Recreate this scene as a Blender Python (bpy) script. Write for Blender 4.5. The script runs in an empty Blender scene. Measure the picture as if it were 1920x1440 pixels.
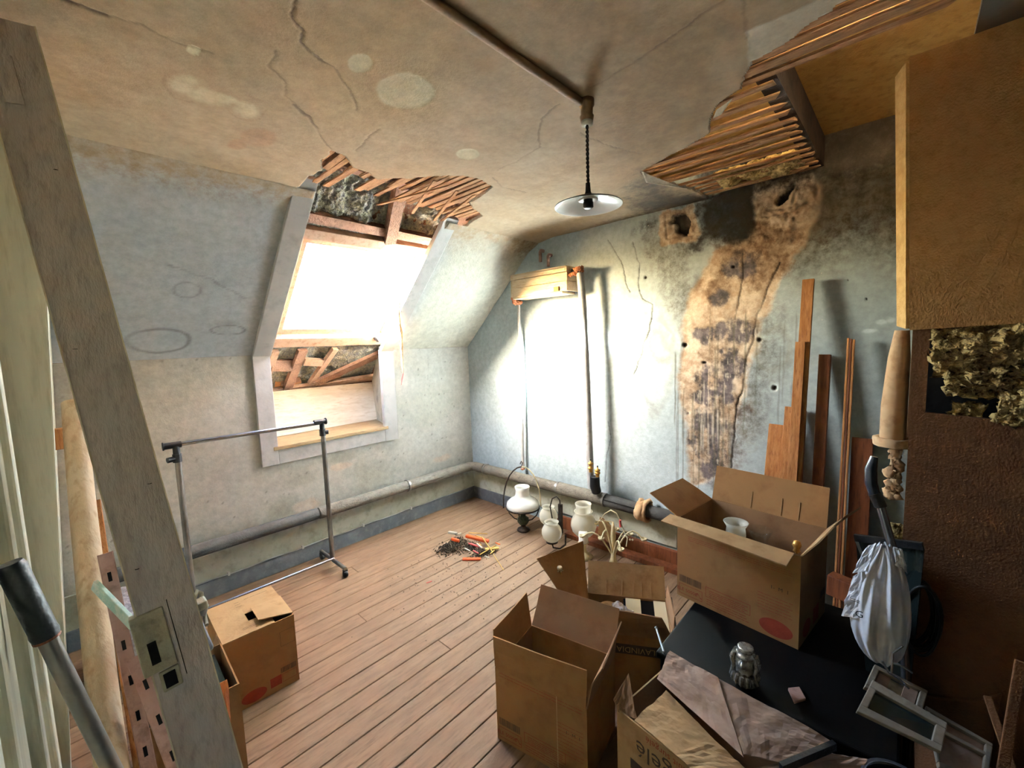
import bpy, bmesh, math, random
import numpy as np
from mathutils import Vector, Matrix, Quaternion

# ------------------------------------------------------------------ camera, sky, sun, exposure
scene = bpy.context.scene
C = scene.collection
cam_data = bpy.data.cameras.new('camera'); cam = bpy.data.objects.new('camera', cam_data); C.objects.link(cam)
cam_data.sensor_width = 36; cam_data.lens = 14.897; cam_data.clip_start = .02
cam.matrix_world = Matrix(((0.6810, 0.0949, -0.7261, 0), (-0.7314, 0.0424, -0.6806, 0), (-0.0338, 0.9946, 0.0982, 1.55), (0, 0, 0, 1)))
scene.camera = cam
world = bpy.data.worlds.new('sky'); scene.world = world; world.use_nodes = True
wn = world.node_tree.nodes; bg = wn['Background']
sky = wn.new('ShaderNodeTexSky'); sky.sky_type = 'NISHITA'; sky.sun_elevation = math.radians(18.5); sky.sun_rotation = math.radians(-62.9); sky.sun_disc = False; sky.dust_density = 3.5      # hazy low sun
world.node_tree.links.new(sky.outputs[0], bg.inputs[0]); bg.inputs[1].default_value = 6
sun_data = bpy.data.lights.new('sun', 'SUN'); sun = bpy.data.objects.new('sun', sun_data); C.objects.link(sun)
sun_data.energy = 1150; sun_data.angle = math.radians(15); sun_data.color = (1, .985, .965)
sun.rotation_euler = Vector((1.33, -.68, -.50)).to_track_quat('-Z', 'Y').to_euler()
sun.location = (-2, 5, 4)
scene.view_settings.view_transform = 'Standard'; scene.view_settings.look = 'None'
scene.view_settings.gamma = 1; scene.view_settings.use_curve_mapping = False
scene.view_settings.exposure = 1.9
scene.cycles.max_bounces = 8; scene.cycles.diffuse_bounces = 6; scene.cycles.glossy_bounces = 3; scene.cycles.transparent_max_bounces = 8

R_ = random.Random(7)
XE, YW, H, ZK, XL = 2.774, 3.18, 2.37, 1.52, -.11      # end wall, window wall, ceiling, knee wall top, left wall
SC, SS = .728, .6855                                     # direction of the roof slope

# ------------------------------------------------------------------ materials
def lin(h):
    h = h.lstrip('#'); o = []
    for i in (0, 2, 4):
        c = int(h[i:i+2], 16)/255; o.append(c/12.92 if c <= .04045 else ((c+.055)/1.055)**2.4)
    return (*o, 1)
class NT:
    def __init__(s, name):
        s.m = bpy.data.materials.new(name); s.m.use_nodes = True; s.t = s.m.node_tree; s.n = s.t.nodes
        s.b = s.n['Principled BSDF']; s.co = None
    def new(s, k, **kw):
        x = s.n.new('ShaderNode'+k)
        for a, v in kw.items(): setattr(x, a, v)
        return x
    def L(s, a, b): s.t.links.new(a, b)
    def coord(s, stretch=(1, 1, 1), rnd=True):
        tc = s.new('TexCoord'); v = s.new('VectorMath', operation='MULTIPLY'); s.L(tc.outputs['Object'], v.inputs[0]); v.inputs[1].default_value = stretch
        if not rnd: return v.outputs[0]
        oi = s.new('ObjectInfo'); m = s.new('VectorMath', operation='SCALE'); m.inputs[0].default_value = (37, 91, 53); s.L(oi.outputs['Random'], m.inputs['Scale'])
        a = s.new('VectorMath', operation='ADD'); s.L(v.outputs[0], a.inputs[0]); s.L(m.outputs[0], a.inputs[1]); return a.outputs[0]
    def noise(s, co, scale, detail=4, rough=.6, lo=.35, hi=.65):
        n = s.new('TexNoise'); n.inputs['Scale'].default_value = scale; n.inputs['Detail'].default_value = detail; n.inputs['Roughness'].default_value = rough
        s.L(co, n.inputs['Vector']); r = s.new('MapRange'); r.inputs[1].default_value = lo; r.inputs[2].default_value = hi; s.L(n.outputs['Fac'], r.inputs[0]); return r.outputs[0]
    def mix(s, f, a, b, mode='MIX'):
        m = s.new('Mix', data_type='RGBA', blend_type=mode)
        for so, v in ((m.inputs[0], f), (m.inputs[6], a), (m.inputs[7], b)):
            if isinstance(v, (int, float)): so.default_value = v
            elif isinstance(v, tuple): so.default_value = v
            elif isinstance(v, str): so.default_value = lin(v)
            else: s.L(v, so)
        return m.outputs[2]
    def bump(s, h, strength, dist=.01):
        b = s.new('Bump'); b.inputs['Strength'].default_value = strength; b.inputs['Distance'].default_value = dist; s.L(h, b.inputs['Height']); s.L(b.outputs[0], s.b.inputs['Normal'])
def M(name, c1, c2=None, c3=None, scale=6, rough=.8, metal=0, stretch=(1, 1, 1), bump=.2, bscale=None, spec=.3, alpha=None):
    t = NT(name); co = t.coord(stretch)
    col = t.mix(t.noise(co, scale), c1, c2 or c1)
    if c3: col = t.mix(t.noise(co, scale*3.1, lo=.5, hi=.75), col, c3)
    t.L(col, t.b.inputs['Base Color']); t.b.inputs['Roughness'].default_value = rough; t.b.inputs['Metallic'].default_value = metal
    t.b.inputs['Specular IOR Level'].default_value = spec
    if bump: t.bump(t.noise(co, bscale or scale*8, 2), bump, .004)
    return t.m
MT = {}
MT['floor'] = M('floor_wood', '#7f634a', '#6f543d', '#5d4631', 3.2, .75, stretch=(1.1, 7, 7), bump=.2, bscale=24)
MT['floorgap'] = M('subfloor_dark', '#2a1d14', '#17100b', scale=9)
MT['pine'] = M('raw_pine', '#b27b4c', '#96602f', '#7a4a27', 5, .75, stretch=(9, 9, .8), bump=.3)
MT['pinex'] = M('raw_pine_along', '#b07a4e', '#8f5c34', '#6e4526', 5, .75, stretch=(.8, 9, 9), bump=.3)
MT['reddark'] = M('stained_board', '#7c4526', '#63341b', '#4d2917', 4, .6, stretch=(9, 9, .8))
MT['lath'] = M('old_lath', '#b3855b', '#8d6340', '#5f4029', 7, .9, stretch=(9, 1, 9), bump=.5)
MT['whitepaint'] = M('aged_white_paint', '#c9c3b2', '#b5ae9c', '#8f8674', 5, .55, bump=.12)
MT['greypaint'] = M('grey_casing_paint', '#bcb9b5', '#b0adaa', '#a09c99', 4, .5, bump=.12)
MT['leftwall'] = M('cream_panel_paint', '#d0cbb3', '#bdb9a3', '#a39d86', 3, .5, stretch=(4, 4, .5), bump=.1)
MT['lumber'] = M('grey_primed_timber', '#bbaea6', '#aea19a', '#9b8e86', 4, .7, stretch=(6, 6, 1), bump=.25)
MT['lumberedge'] = M('pale_timber_edge', '#d8cdb6', '#b7a78c', scale=7, rough=.8)
MT['baseboard'] = M('dark_grey_baseboard', '#5d6064', '#4b4e52', '#6f7071', 6, .45)
MT['boxing'] = M('pale_green_boxing', '#b4b4a4', '#a0a18f', '#8b8a77', 5, .65)
MT['chip'] = M('chipboard', '#ae8350', '#a47948', '#976d3e', 14, .85, bump=.35, bscale=160)
MT['chipdark'] = M('chipboard_red', '#6f4a2d', '#674328', '#5d3c23', 14, .85, bump=.35, bscale=160)
MT['chipedge'] = M('chipboard_edge', '#d3ab6e', '#bd9457', scale=30, rough=.9, bump=.5)
MT['plasterwhite'] = M('bare_plaster', '#d9d2c2', '#bfb6a5', scale=20, rough=.95, bump=.6)
MT['dark'] = M('void_dark', '#15110e', '#0b0907', scale=5, rough=.95)
MT['wool'] = M('mineral_wool', '#bb9f68', '#927a4c', '#614f34', 14, 1, bump=1, bscale=60)
MT['woolgrey'] = M('grey_mineral_wool', '#b3ac92', '#8a8a88', '#4a4b50', 22, 1, bump=1, bscale=70)
MT['frame'] = M('pinkish_window_frame', '#d8b69c', '#cba488', '#b58a6c', 5, .5, stretch=(2, 2, 2))
MT['bark'] = M('rough_rafter', '#94705a', '#7a5845', '#5c4030', 6, .9, stretch=(2, 2, 2), bump=.5)
MT['sill'] = M('worn_sill', '#95805f', '#80694a', '#665038', 6, .7, stretch=(1, 8, 8))
MT['lag'] = M('pipe_lagging', '#6f675b', '#5f584e', '#4b463f', 6, .8, stretch=(2, 2, 2), bump=.4)
MT['lagdark'] = M('dark_foam_lagging', '#444240', '#353331', scale=9, rough=.85, bump=.3)
MT['pipegrey'] = M('grey_pipe', '#a9a9aa', '#929294', '#7c7b7b', 5, .45, bump=.05)
MT['black'] = M('black_rubber', '#1b1c1f', '#121315', scale=8, rough=.5)
MT['blackgloss'] = M('black_lacquer', '#0d0c0c', '#080807', scale=4, rough=.6, bump=.05, spec=.06)
MT['chrome'] = M('chromed_tube', '#b9bbc2', '#a5a7ad', scale=4, rough=.25, metal=.9, bump=.02)
MT['galv'] = M('brushed_metal', '#8a8580', '#716d69', scale=8, rough=.4, metal=.8, bump=.05)
MT['brass'] = M('brass', '#c79a55', '#a67b3b', '#7a5527', 12, .4, metal=.7)
MT['foamrust'] = M('orange_foam', '#c07d5a', '#a8663f', '#8a4f30', 20, .95, bump=1, bscale=90)
MT['valance'] = M('pale_pipe_boxing', '#c9b79b', '#bda888', '#a68e6b', 5, .7, stretch=(6, 1, 6), bump=.2)
MT['card'] = M('cardboard', '#966f48', '#8c6640', '#805b39', 3, .85, bump=.1, bscale=60, spec=.15)
MT['cardin'] = M('cardboard_inside', '#8c6a4c', '#836245', '#79583c', 3, .88, bump=.1, bscale=60, spec=.15)
MT['cardpale'] = M('pale_cardboard', '#a88860', '#9a7a54', '#896946', 4, .85, bump=.25, bscale=30, spec=.15)
MT['cardpink'] = M('crumpled_cardboard', '#9f8574', '#937966', '#846a55', 4, .85, bump=.35, bscale=25, spec=.15)
MT['conduit'] = M('brown_painted_conduit', '#94795a', '#866c4f', '#755c41', 5, .6)
MT['tape'] = M('packing_tape', '#a8835a', '#9c774e', scale=5, rough=.3)
MT['red'] = M('red_print', '#903a27', '#823321', scale=20, rough=.85)
MT['ink'] = M('dark_print', '#3d3028', '#4a3a2e', scale=40, rough=.85)
MT['enamel'] = M('white_enamel', '#e4e2dc', '#d2cfc6', scale=7, rough=.25, bump=.02, spec=.6)
MT['enameldark'] = M('dark_enamel', '#2c2f2e', '#222423', scale=7, rough=.35)
MT['opal'] = M('opal_glass', '#f2efe4', '#e6e1d3', scale=3, rough=.12, bump=0, spec=.7)
MT['iron'] = M('dark_iron', '#2e2620', '#201a16', '#473a2d', 14, .55, metal=.4)
MT['cream'] = M('cream_metal', '#cfc29c', '#b7a87f', scale=9, rough=.45)
MT['plastic'] = M('cream_plastic', '#968b7a', '#887d6e', '#766b5c', 6, .6)
MT['bag'] = M('white_plastic_film', '#dcdde2', '#c6c7cf', scale=6, rough=.35, bump=.4, bscale=20, spec=.5)
MT['steelmask'] = M('silvered_metal', '#d2d0c6', '#a9a69b', '#625f57', 30, .25, metal=.7)
MT['chipattic'] = M('golden_chipboard', '#d3a45c', '#c4924b', '#a97a3b', 9, .85, bump=.3, bscale=160)
MT['bay'] = M('darkened_plaster', '#52483b', '#473e33', scale=3)  # coloured dark for the unseen bay so it bounces less light
MT['beam'] = M('dark_beam', '#4a372a', '#38291f', '#241a13', 6, .9, bump=.5)  # plain dark brown wood for two of the joists
MT['panelwhite'] = M('pale_window_panel', '#e2d9c6', '#d6cab2', '#c6b698', 4, .7, stretch=(1, 5, 5))
MT['orange'] = M('orange_plastic', '#e2642e', '#cc4f22', scale=8, rough=.5)
MT['pinkred'] = M('pink_plastic', '#d6605a', '#c24943', scale=8, rough=.6)
MT['straw'] = M('straw', '#d2a95e', '#b88d45', scale=12, rough=.9)
MT['rubble'] = M('dark_debris', '#57493a', '#3b3126', '#75654f', 60, 1, bump=1, bscale=120)
MT['chippale'] = M('pale_debris', '#cdbfa8', '#b3a48c', scale=20, rough=.95)
MT['tube'] = M('stained_roll', '#cbb596', '#bda382', '#a58766', 4, .85, stretch=(3, 3, 1))
MT['pinkmetal'] = M('pink_primed_steel', '#b18e82', '#9b776b', '#7c5b50', 7, .6)
MT['green'] = M('pale_green_paint', '#b3c4b4', '#98b3a2', '#cfc9b6', 10, .7)
MT['silver'] = M('silver_wrap', '#b5acb0', '#8f868b', '#d8d2d4', 20, .3, bump=1, bscale=40, spec=.7)
MT['grey'] = M('grey_tool_plastic', '#7b7980', '#66646a', '#514f52', 10, .55)
MT['beige'] = M('beige_tool_metal', '#a39a82', '#8b826b', '#6b624f', 12, .55)
MT['ply'] = M('orange_plywood', '#b5672f', '#9c5424', '#7e4019', 4, .7, stretch=(6, 6, 1))
MT['paper'] = M('kraft_paper', '#c9a883', '#b8946c', '#9a7350', 6, .85, bump=.5, bscale=14)
MT['blueblack'] = M('blue_black_grip', '#26303f', '#1a222d', scale=6, rough=.2, spec=.7, bump=.02)
MT['rope'] = M('frayed_strap', '#d8b88a', '#b98f5e', '#8f5b3c', 18, .95)
MT['cloth'] = M('white_cloth', '#d9d4d2', '#c4bdbb', scale=9, rough=.9, bump=.4)
MT['bagbrown'] = M('brown_fabric', '#a88058', '#8b6642', scale=9, rough=.95, bump=.5)
MT['mirror'] = M('warm_glass_panel', '#e8d3a8', '#d9c08f', scale=3, rough=.08, bump=0, spec=.9)
MT['glassdark'] = M('dark_glass', '#26302f', '#182020', scale=3, rough=.08, bump=0, spec=.8)
MT['cable'] = M('black_cable', '#181a19', '#0f1110', scale=9, rough=.45)
MT['greenmetal'] = M('verdigris_metal', '#4f5a45', '#3a4234', '#2a2c24', 20, .5, metal=.3)
def glass_mat(name, tint, rough, mixf):
    t = NT(name); tr = t.new('BsdfTransparent'); gl = t.new('BsdfGlossy'); mx = t.new('MixShader')
    tr.inputs[0].default_value = tint; gl.inputs['Roughness'].default_value = rough
    mx.inputs[0].default_value = mixf; t.L(tr.outputs[0], mx.inputs[1]); t.L(gl.outputs[0], mx.inputs[2])
    t.L(mx.outputs[0], t.n['Material Output'].inputs[0]); return t.m
MT['pane'] = glass_mat('clear_pane', (.95, .97, .97, 1), .02, .05)
def frosted():
    t = NT('frosted_glass'); t.b.inputs['Base Color'].default_value = lin('#e9e4d3'); t.b.inputs['Roughness'].default_value = .35
    t.b.inputs['Transmission Weight'].default_value = .0
    tl = t.new('BsdfTranslucent'); tl.inputs[0].default_value = lin('#ece7d6'); tr = t.new('BsdfTransparent'); m1 = t.new('MixShader'); m2 = t.new('MixShader')
    m1.inputs[0].default_value = .5; t.L(t.b.outputs[0], m1.inputs[1]); t.L(tl.outputs[0], m1.inputs[2]); m2.inputs[0].default_value = .18; t.L(m1.outputs[0], m2.inputs[1]); t.L(tr.outputs[0], m2.inputs[2])
    t.L(m2.outputs[0], t.n['Material Output'].inputs[0]); return t.m
MT['frost'] = frosted()
def masked(name, c1, c2, masks, scale=2.5, rough=.85, bump=.25, fleck=None):
    """painted plaster: a two-tone base; each mask (a mesh attribute shaped like the stain or patch) lays its own two tones over it"""
    t = NT(name); co = t.coord((1, 1, 1), False)
    col = t.mix(t.noise(co, scale, 5, .65), c1, c2)
    fine = t.noise(co, 26, 5, .7); n2 = t.noise(co, 11, 6, .75, .4, .6); n3 = t.noise(co, 22, 6, .78, .25, .75)
    def ma(op, a, b):
        x = t.new('Math', operation=op); x.use_clamp = op == 'ADD'
        for so, v in zip(x.inputs, (a, b)):
            if isinstance(v, (int, float)): so.default_value = v
            else: t.L(v, so)
        return x.outputs[0]
    nz = ma('MULTIPLY', ma('SUBTRACT', n3, .5), 4.2)
    for a, ca, cb in masks:
        at = t.new('Attribute', attribute_name=a).outputs['Fac']
        if a in ('tan', 'rust', 'purple', 'soot', 'pale', 'bare', 'brown'): at = ma('ADD', at, ma('MULTIPLY', ma('MULTIPLY', at, ma('SUBTRACT', 1.0, at)), nz))      # ragged edges
        col = t.mix(at, col, t.mix(n2, ca, cb))
    if fleck:
        v = t.new('TexVoronoi'); v.inputs['Scale'].default_value = fleck[1]; t.L(co, v.inputs['Vector'])
        r = t.new('MapRange'); r.inputs[1].default_value = .09; r.inputs[2].default_value = .05; t.L(v.outputs['Distance'], r.inputs[0])
        g = t.new('Math', operation='MULTIPLY'); t.L(r.outputs[0], g.inputs[0]); t.L(t.noise(co, 5, lo=.55, hi=.65), g.inputs[1])
        col = t.mix(g.outputs[0], col, fleck[0])
    col = t.mix(.28, col, t.mix(fine, '#8a8a8a', '#ffffff'), 'MULTIPLY')
    t.L(col, t.b.inputs['Base Color']); t.b.inputs['Roughness'].default_value = rough; t.b.inputs['Specular IOR Level'].default_value = .25
    t.bump(t.noise(co, 60, 3, .7, .2, .8), bump, .004)
    return t.m

# ------------------------------------------------------------------ mesh helpers
class MB:
    def __init__(s): s.v = []; s.f = []; s.sm = []
    def add(s, v, f, smooth=False):
        o = len(s.v); s.v += [tuple(p) for p in v]; s.f += [tuple(i+o for i in q) for q in f]; s.sm += [smooth]*len(f); return s
    def box(s, lo, hi, M_=None, bev=0):
        (a, b, c), (d, e, g) = lo, hi
        v = [(a, b, c), (d, b, c), (d, e, c), (a, e, c), (a, b, g), (d, b, g), (d, e, g), (a, e, g)]
        if M_ is not None: v = [M_ @ Vector(p) for p in v]
        return s.add(v, [(0, 3, 2, 1), (4, 5, 6, 7), (0, 1, 5, 4), (1, 2, 6, 5), (2, 3, 7, 6), (3, 0, 4, 7)])
    def bar(s, a, b, w, t, side=(0, 0, 1), jag=0):
        """board from a to b; w across 'side', t across the third direction"""
        a, b = Vector(a), Vector(b); d = (b-a).normalized(); n = d.cross(Vector(side)).normalized(); u = n.cross(d).normalized()
        v = []
        for p, e in ((a, 0), (b, 1)):
            for x, y in ((-1, -1), (1, -1), (1, 1), (-1, 1)):
                v.append(p+u*(x*w/2)+n*(y*t/2)+d*((R_.random()-.5)*jag if jag else 0))
        return s.add(v, [(0, 3, 2, 1), (4, 5, 6, 7), (0, 1, 5, 4), (1, 2, 6, 5), (2, 3, 7, 6), (3, 0, 4, 7)])
    def tube(s, pts, r, n=10, cap=True):
        pts = [Vector(p) for p in pts]; rr = r if isinstance(r, (list, tuple)) else [r]*len(pts)
        rings = []; up = None
        for i, p in enumerate(pts):
            d = (pts[min(i+1, len(pts)-1)]-pts[max(i-1, 0)]).normalized()
            if up is None: up = d.orthogonal().normalized()
            up = (up-d*up.dot(d)); up = up.normalized() if up.length > 1e-6 else d.orthogonal().normalized()
            w = d.cross(up)
            rings.append([p+up*(math.cos(2*math.pi*k/n)*rr[i])+w*(math.sin(2*math.pi*k/n)*rr[i]) for k in range(n)])
        v = [q for g in rings for q in g]; f = []
        for i in range(len(pts)-1):
            for k in range(n): f.append((i*n+k, i*n+(k+1) % n, (i+1)*n+(k+1) % n, (i+1)*n+k))
        s.add(v, f, True)
        if cap: s.add(rings[0], [tuple(range(n))[::-1]]); s.add(rings[-1], [tuple(range(n))])
        return s
    def lathe(s, prof, loc=(0, 0, 0), n=24, M_=None):
        v = []; f = []
        for r, z in prof:
            for k in range(n):
                a = 2*math.pi*k/n; p = Vector((r*math.cos(a), r*math.sin(a), z)); p = M_ @ p if M_ is not None else p+Vector(loc); v.append(p)
        for i in range(len(prof)-1):
            for k in range(n): f.append((i*n+k, i*n+(k+1) % n, (i+1)*n+(k+1) % n, (i+1)*n+k))
        return s.add(v, f, True)
    def slab(s, poly, t):
        """planar-ish polygon given thickness t along its normal (both sides)"""
        P = [Vector(p) for p in poly]; n = Vector((0, 0, 0))
        for i in range(len(P)): n += P[i].cross(P[(i+1) % len(P)])
        n.normalize(); k = len(P)
        v = [p-n*t/2 for p in P]+[p+n*t/2 for p in P]
        return s.add(v, [tuple(range(k))[::-1], tuple(range(k, 2*k))]+[(i, (i+1) % k, (i+1) % k+k, i+k) for i in range(k)])
    def build(s, name, mat, parent=None, loc=None):
        me = bpy.data.meshes.new(name); me.from_pydata([tuple(p) for p in s.v], [], s.f); me.update()
        me.polygons.foreach_set('use_smooth', s.sm); me.materials.append(MT[mat] if isinstance(mat, str) else mat)
        return link(name, me, parent)
def link(name, me, parent=None):
    o = bpy.data.objects.new(name, me); C.objects.link(o)
    if parent is not None: o.parent = parent; o.matrix_parent_inverse = parent.matrix_world.inverted()
    return o
def thing(name, label, cat, loc=(0, 0, 0), group=None):
    o = bpy.data.objects.new(name, None); C.objects.link(o); o.empty_display_size = .05; o.matrix_world = Matrix.Translation(loc); o.location = loc
    return tag(o, label, cat, group)
def tag(o, label, cat, group=None, kind=None):
    o['label'] = label; o['category'] = cat
    if group: o['group'] = group
    if kind: o['kind'] = kind
    return o
def struct(o, label=None):
    o['kind'] = 'structure'
    if label: o['label'] = label
    return o
def root(name, label=None):
    o = bpy.data.objects.new(name, None); C.objects.link(o); return struct(o, label)
def bevel(o, w=.003, seg=2):
    m = o.modifiers.new('soft_edges', 'BEVEL'); m.width = w; m.segments = seg; m.limit_method = 'ANGLE'; m.angle_limit = math.radians(40); return o
def text_mb(body, size, M_):
    cu = bpy.data.curves.new('lettering', 'FONT'); cu.body = body; cu.size = size; cu.align_x = 'CENTER'; cu.align_y = 'CENTER'; cu.resolution_u = 2
    o = bpy.data.objects.new('lettering', cu); C.objects.link(o); dg = bpy.context.evaluated_depsgraph_get(); dg.update()
    me = bpy.data.meshes.new_from_object(o.evaluated_get(dg)); bpy.data.objects.remove(o); bpy.data.curves.remove(cu)
    mb = MB(); mb.add([M_ @ v.co for v in me.vertices], [tuple(p.vertices) for p in me.polygons]); bpy.data.meshes.remove(me); return mb

# ------------------------------------------------------------------ noise and shape masks (numpy)
def vn(x, y, s=0):
    xi = np.floor(x); yi = np.floor(y); fx = x-xi; fy = y-yi; fx = fx*fx*(3-2*fx); fy = fy*fy*(3-2*fy)
    h = lambda a, b: np.modf(np.abs(np.sin(a*127.1+b*311.7+s*74.7)*43758.5453))[0]
    return (h(xi, yi)*(1-fx)+h(xi+1, yi)*fx)*(1-fy)+(h(xi, yi+1)*(1-fx)+h(xi+1, yi+1)*fx)*fy
def fbm(x, y, f=1, o=5, s=0):
    t = 0; a = .5; n = 0
    for i in range(o): t = t+a*vn(x*f+i*19.1, y*f+i*7.7, s+i); n += a; a *= .55; f *= 2.03
    return t/n-.5
def sstep(a, b, x):
    t = np.clip((x-a)/(b-a), 0, 1); return t*t*(3-2*t)
def dseg(x, y, pts, closed=False):
    d = np.full(x.shape, 1e9); P = list(pts)+([pts[0]] if closed else [])
    for (ax, ay), (bx, by) in zip(P[:-1], P[1:]):
        ex, ey = bx-ax, by-ay; t = np.clip(((x-ax)*ex+(y-ay)*ey)/(ex*ex+ey*ey+1e-12), 0, 1)
        d = np.minimum(d, np.hypot(x-ax-t*ex, y-ay-t*ey))
    return d
def sdpoly(x, y, pts):
    d = dseg(x, y, pts, True); ins = np.zeros(x.shape, bool); n = len(pts)
    for i in range(n):
        (ax, ay), (bx, by) = pts[i], pts[(i+1) % n]
        if ay == by: continue
        c = ((ay > y) != (by > y)) & (x < (bx-ax)*(y-ay)/(by-ay)+ax); ins ^= c
    return np.where(ins, -d, d)
def blob(x, y, pts, soft=.02, amp=.05, f=6, s=1):
    return 1-sstep(-soft, soft, sdpoly(x, y, pts)+fbm(x, y, f, 5, s)*amp*2)
def ells(x, y, L, soft=.25, amp=.5, f=9, s=2):
    m = np.zeros(x.shape); nz = fbm(x, y, f, 4, s)*amp
    for cx, cy, rx, ry in L:
        d = np.hypot((x-cx)/rx, (y-cy)/ry)+nz; m = np.maximum(m, 1-sstep(1-soft, 1+soft, d))
    return m
def rings(x, y, L, w=.1, amp=.3, f=7, s=3):
    m = np.zeros(x.shape); nz = fbm(x, y, f, 4, s)*amp; k = .35+1.6*np.clip(fbm(x, y, 5, 3, s+30)+.25, 0, .6)
    for cx, cy, rx, ry in L:
        d = np.hypot((x-cx)/rx, (y-cy)/ry)+nz; m = np.maximum(m, (1-sstep(0, w, np.abs(d-1)))*k)
    return m
def crack(x, y, pts, w=.003, amp=.02, f=14, s=5):
    k = np.clip(.9+1.8*fbm(x, y, 6, 3, s+20), .5, 1); xs = [p[0] for p in pts]; ys = [p[1] for p in pts]; o = np.zeros(x.shape)
    i = (x > min(xs)-.06) & (x < max(xs)+.06) & (y > min(ys)-.06) & (y < max(ys)+.06); xx, yy = x[i], y[i]
    o[i] = (1-sstep(w*.5, w*1.4, dseg(xx+fbm(xx, yy, f, 4, s)*amp, yy+fbm(xx, yy, f, 4, s+9)*amp, pts)))*k[i]; return o
def grid(name, P0, U, V, N, u0, u1, v0, v1, step, fn, mat, rim=.016, parent=None):
    nu = int(round((u1-u0)/step))+1; nv = int(round((v1-v0)/step))+1
    u, v = np.meshgrid(np.linspace(u0, u1, nu), np.linspace(v0, v1, nv)); u = u.ravel(); v = v.ravel()
    att, disp, keep = fn(u, v)
    P0, U, V, N = (np.array(a, float) for a in (P0, U, V, N))
    P = P0+u[:, None]*U+v[:, None]*V+disp[:, None]*N
    i = np.arange(nv-1)[:, None]*nu+np.arange(nu-1)[None, :]
    K = keep.reshape(nv, nu); fk = K[:-1, :-1] & K[1:, :-1] & K[:-1, 1:] & K[1:, 1:]
    q = np.stack([i, i+1, i+nu+1, i+nu], -1)
    faces = q[fk]
    nb = len(P); extra = []
    if not fk.all():                                    # broken plaster edge: give it its thickness
        back = P-N*rim; F = np.pad(fk, 1, constant_values=False)
        inner = np.zeros_like(F); inner[1:-1, 1:-1] = True
        for dy, dx, a, b in ((-1, 0, 0, 1), (1, 0, 2, 3), (0, -1, 3, 0), (0, 1, 1, 2)):
            nbk = np.roll(np.roll(F, -dy, 0), -dx, 1)[1:-1, 1:-1]; isin = np.roll(np.roll(inner, -dy, 0), -dx, 1)[1:-1, 1:-1]
            m = fk & ~nbk & isin; e = q[m]
            extra.append(np.stack([e[:, b], e[:, a], e[:, a]+nb, e[:, b]+nb], -1))
        P = np.concatenate([P, back]); extra = np.concatenate(extra)
    nf = len(faces); allf = np.concatenate([faces, extra]) if len(extra) else faces
    me = bpy.data.meshes.new(name); me.vertices.add(len(P)); me.vertices.foreach_set('co', P.astype(np.float32).ravel())
    me.loops.add(len(allf)*4); me.loops.foreach_set('vertex_index', allf.astype(np.int32).ravel())
    me.polygons.add(len(allf)); me.polygons.foreach_set('loop_start', np.arange(0, len(allf)*4, 4, dtype=np.int32))
    mi = np.zeros(len(allf), np.int32); mi[nf:] = 1; me.polygons.foreach_set('material_index', mi); me.polygons.foreach_set('use_smooth', np.ones(len(allf), bool))
    me.materials.append(mat); me.materials.append(MT['plasterwhite'])
    for k, a in att.items():
        at = me.attributes.new(k, 'FLOAT', 'POINT'); w = np.zeros(len(P), np.float32); w[:nb] = a; at.data.foreach_set('value', w)
    me.update(calc_edges=True); me.validate()
    if len(P) > nb:
        bm = bmesh.new(); bm.from_mesh(me); bmesh.ops.delete(bm, geom=[x for x in bm.verts if not x.link_faces], context='VERTS'); bm.to_mesh(me); bm.free()
    return link(name, me, parent)

# ================================================================== THE ROOM
def RP(x, s, t=0): return Vector((x, YW-s*SC+t*SS, ZK+s*SS+t*SC))      # point on the roof slope: x, up the slope, outwards

# ---- floor: every board a part
floor = root('floor', 'worn bare pine floorboards running across the attic room')
MB().box((XL-.9, -1.4, -.06), (XE+.05, YW+.05, -.03)).build('subfloor', 'floorgap', floor)
pw = .108; y = -1.38; k = 0
while y < YW-.01:
    w = min(pw, YW-y); x = XL-.85
    cuts = [x]+([1.02+.3*R_.random()] if k % 5 == 3 else [])+[XE+.02]
    for a, b in zip(cuts[:-1], cuts[1:]):
        dz = -.0015*R_.random(); g = .0022+.0016*R_.random()
        mb = MB(); v = [(a+.001, y+g/2, -.03), (b-.001, y+g/2, -.03), (b-.001, y+w-g/2, -.03), (a+.001, y+w-g/2, -.03)]
        c = .0025; top = [(a+.001, y+g/2, dz-c), (b-.001, y+g/2, dz-c), (b-.001, y+w-g/2, dz-c), (a+.001, y+w-g/2, dz-c)]
        cap = [(a+.001+c, y+g/2+c, dz), (b-.001-c, y+g/2+c, dz), (b-.001-c, y+w-g/2-c, dz), (a+.001+c, y+w-g/2-c, dz)]
        mb.add(v+top+cap, [(0, 1, 5, 4), (1, 2, 6, 5), (2, 3, 7, 6), (3, 0, 4, 7), (4, 5, 9, 8), (5, 6, 10, 9), (6, 7, 11, 10), (7, 4, 8, 11), (8, 9, 10, 11)])
        mb.build('floorboard', 'floor', floor)
    y += pw; k += 1

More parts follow.
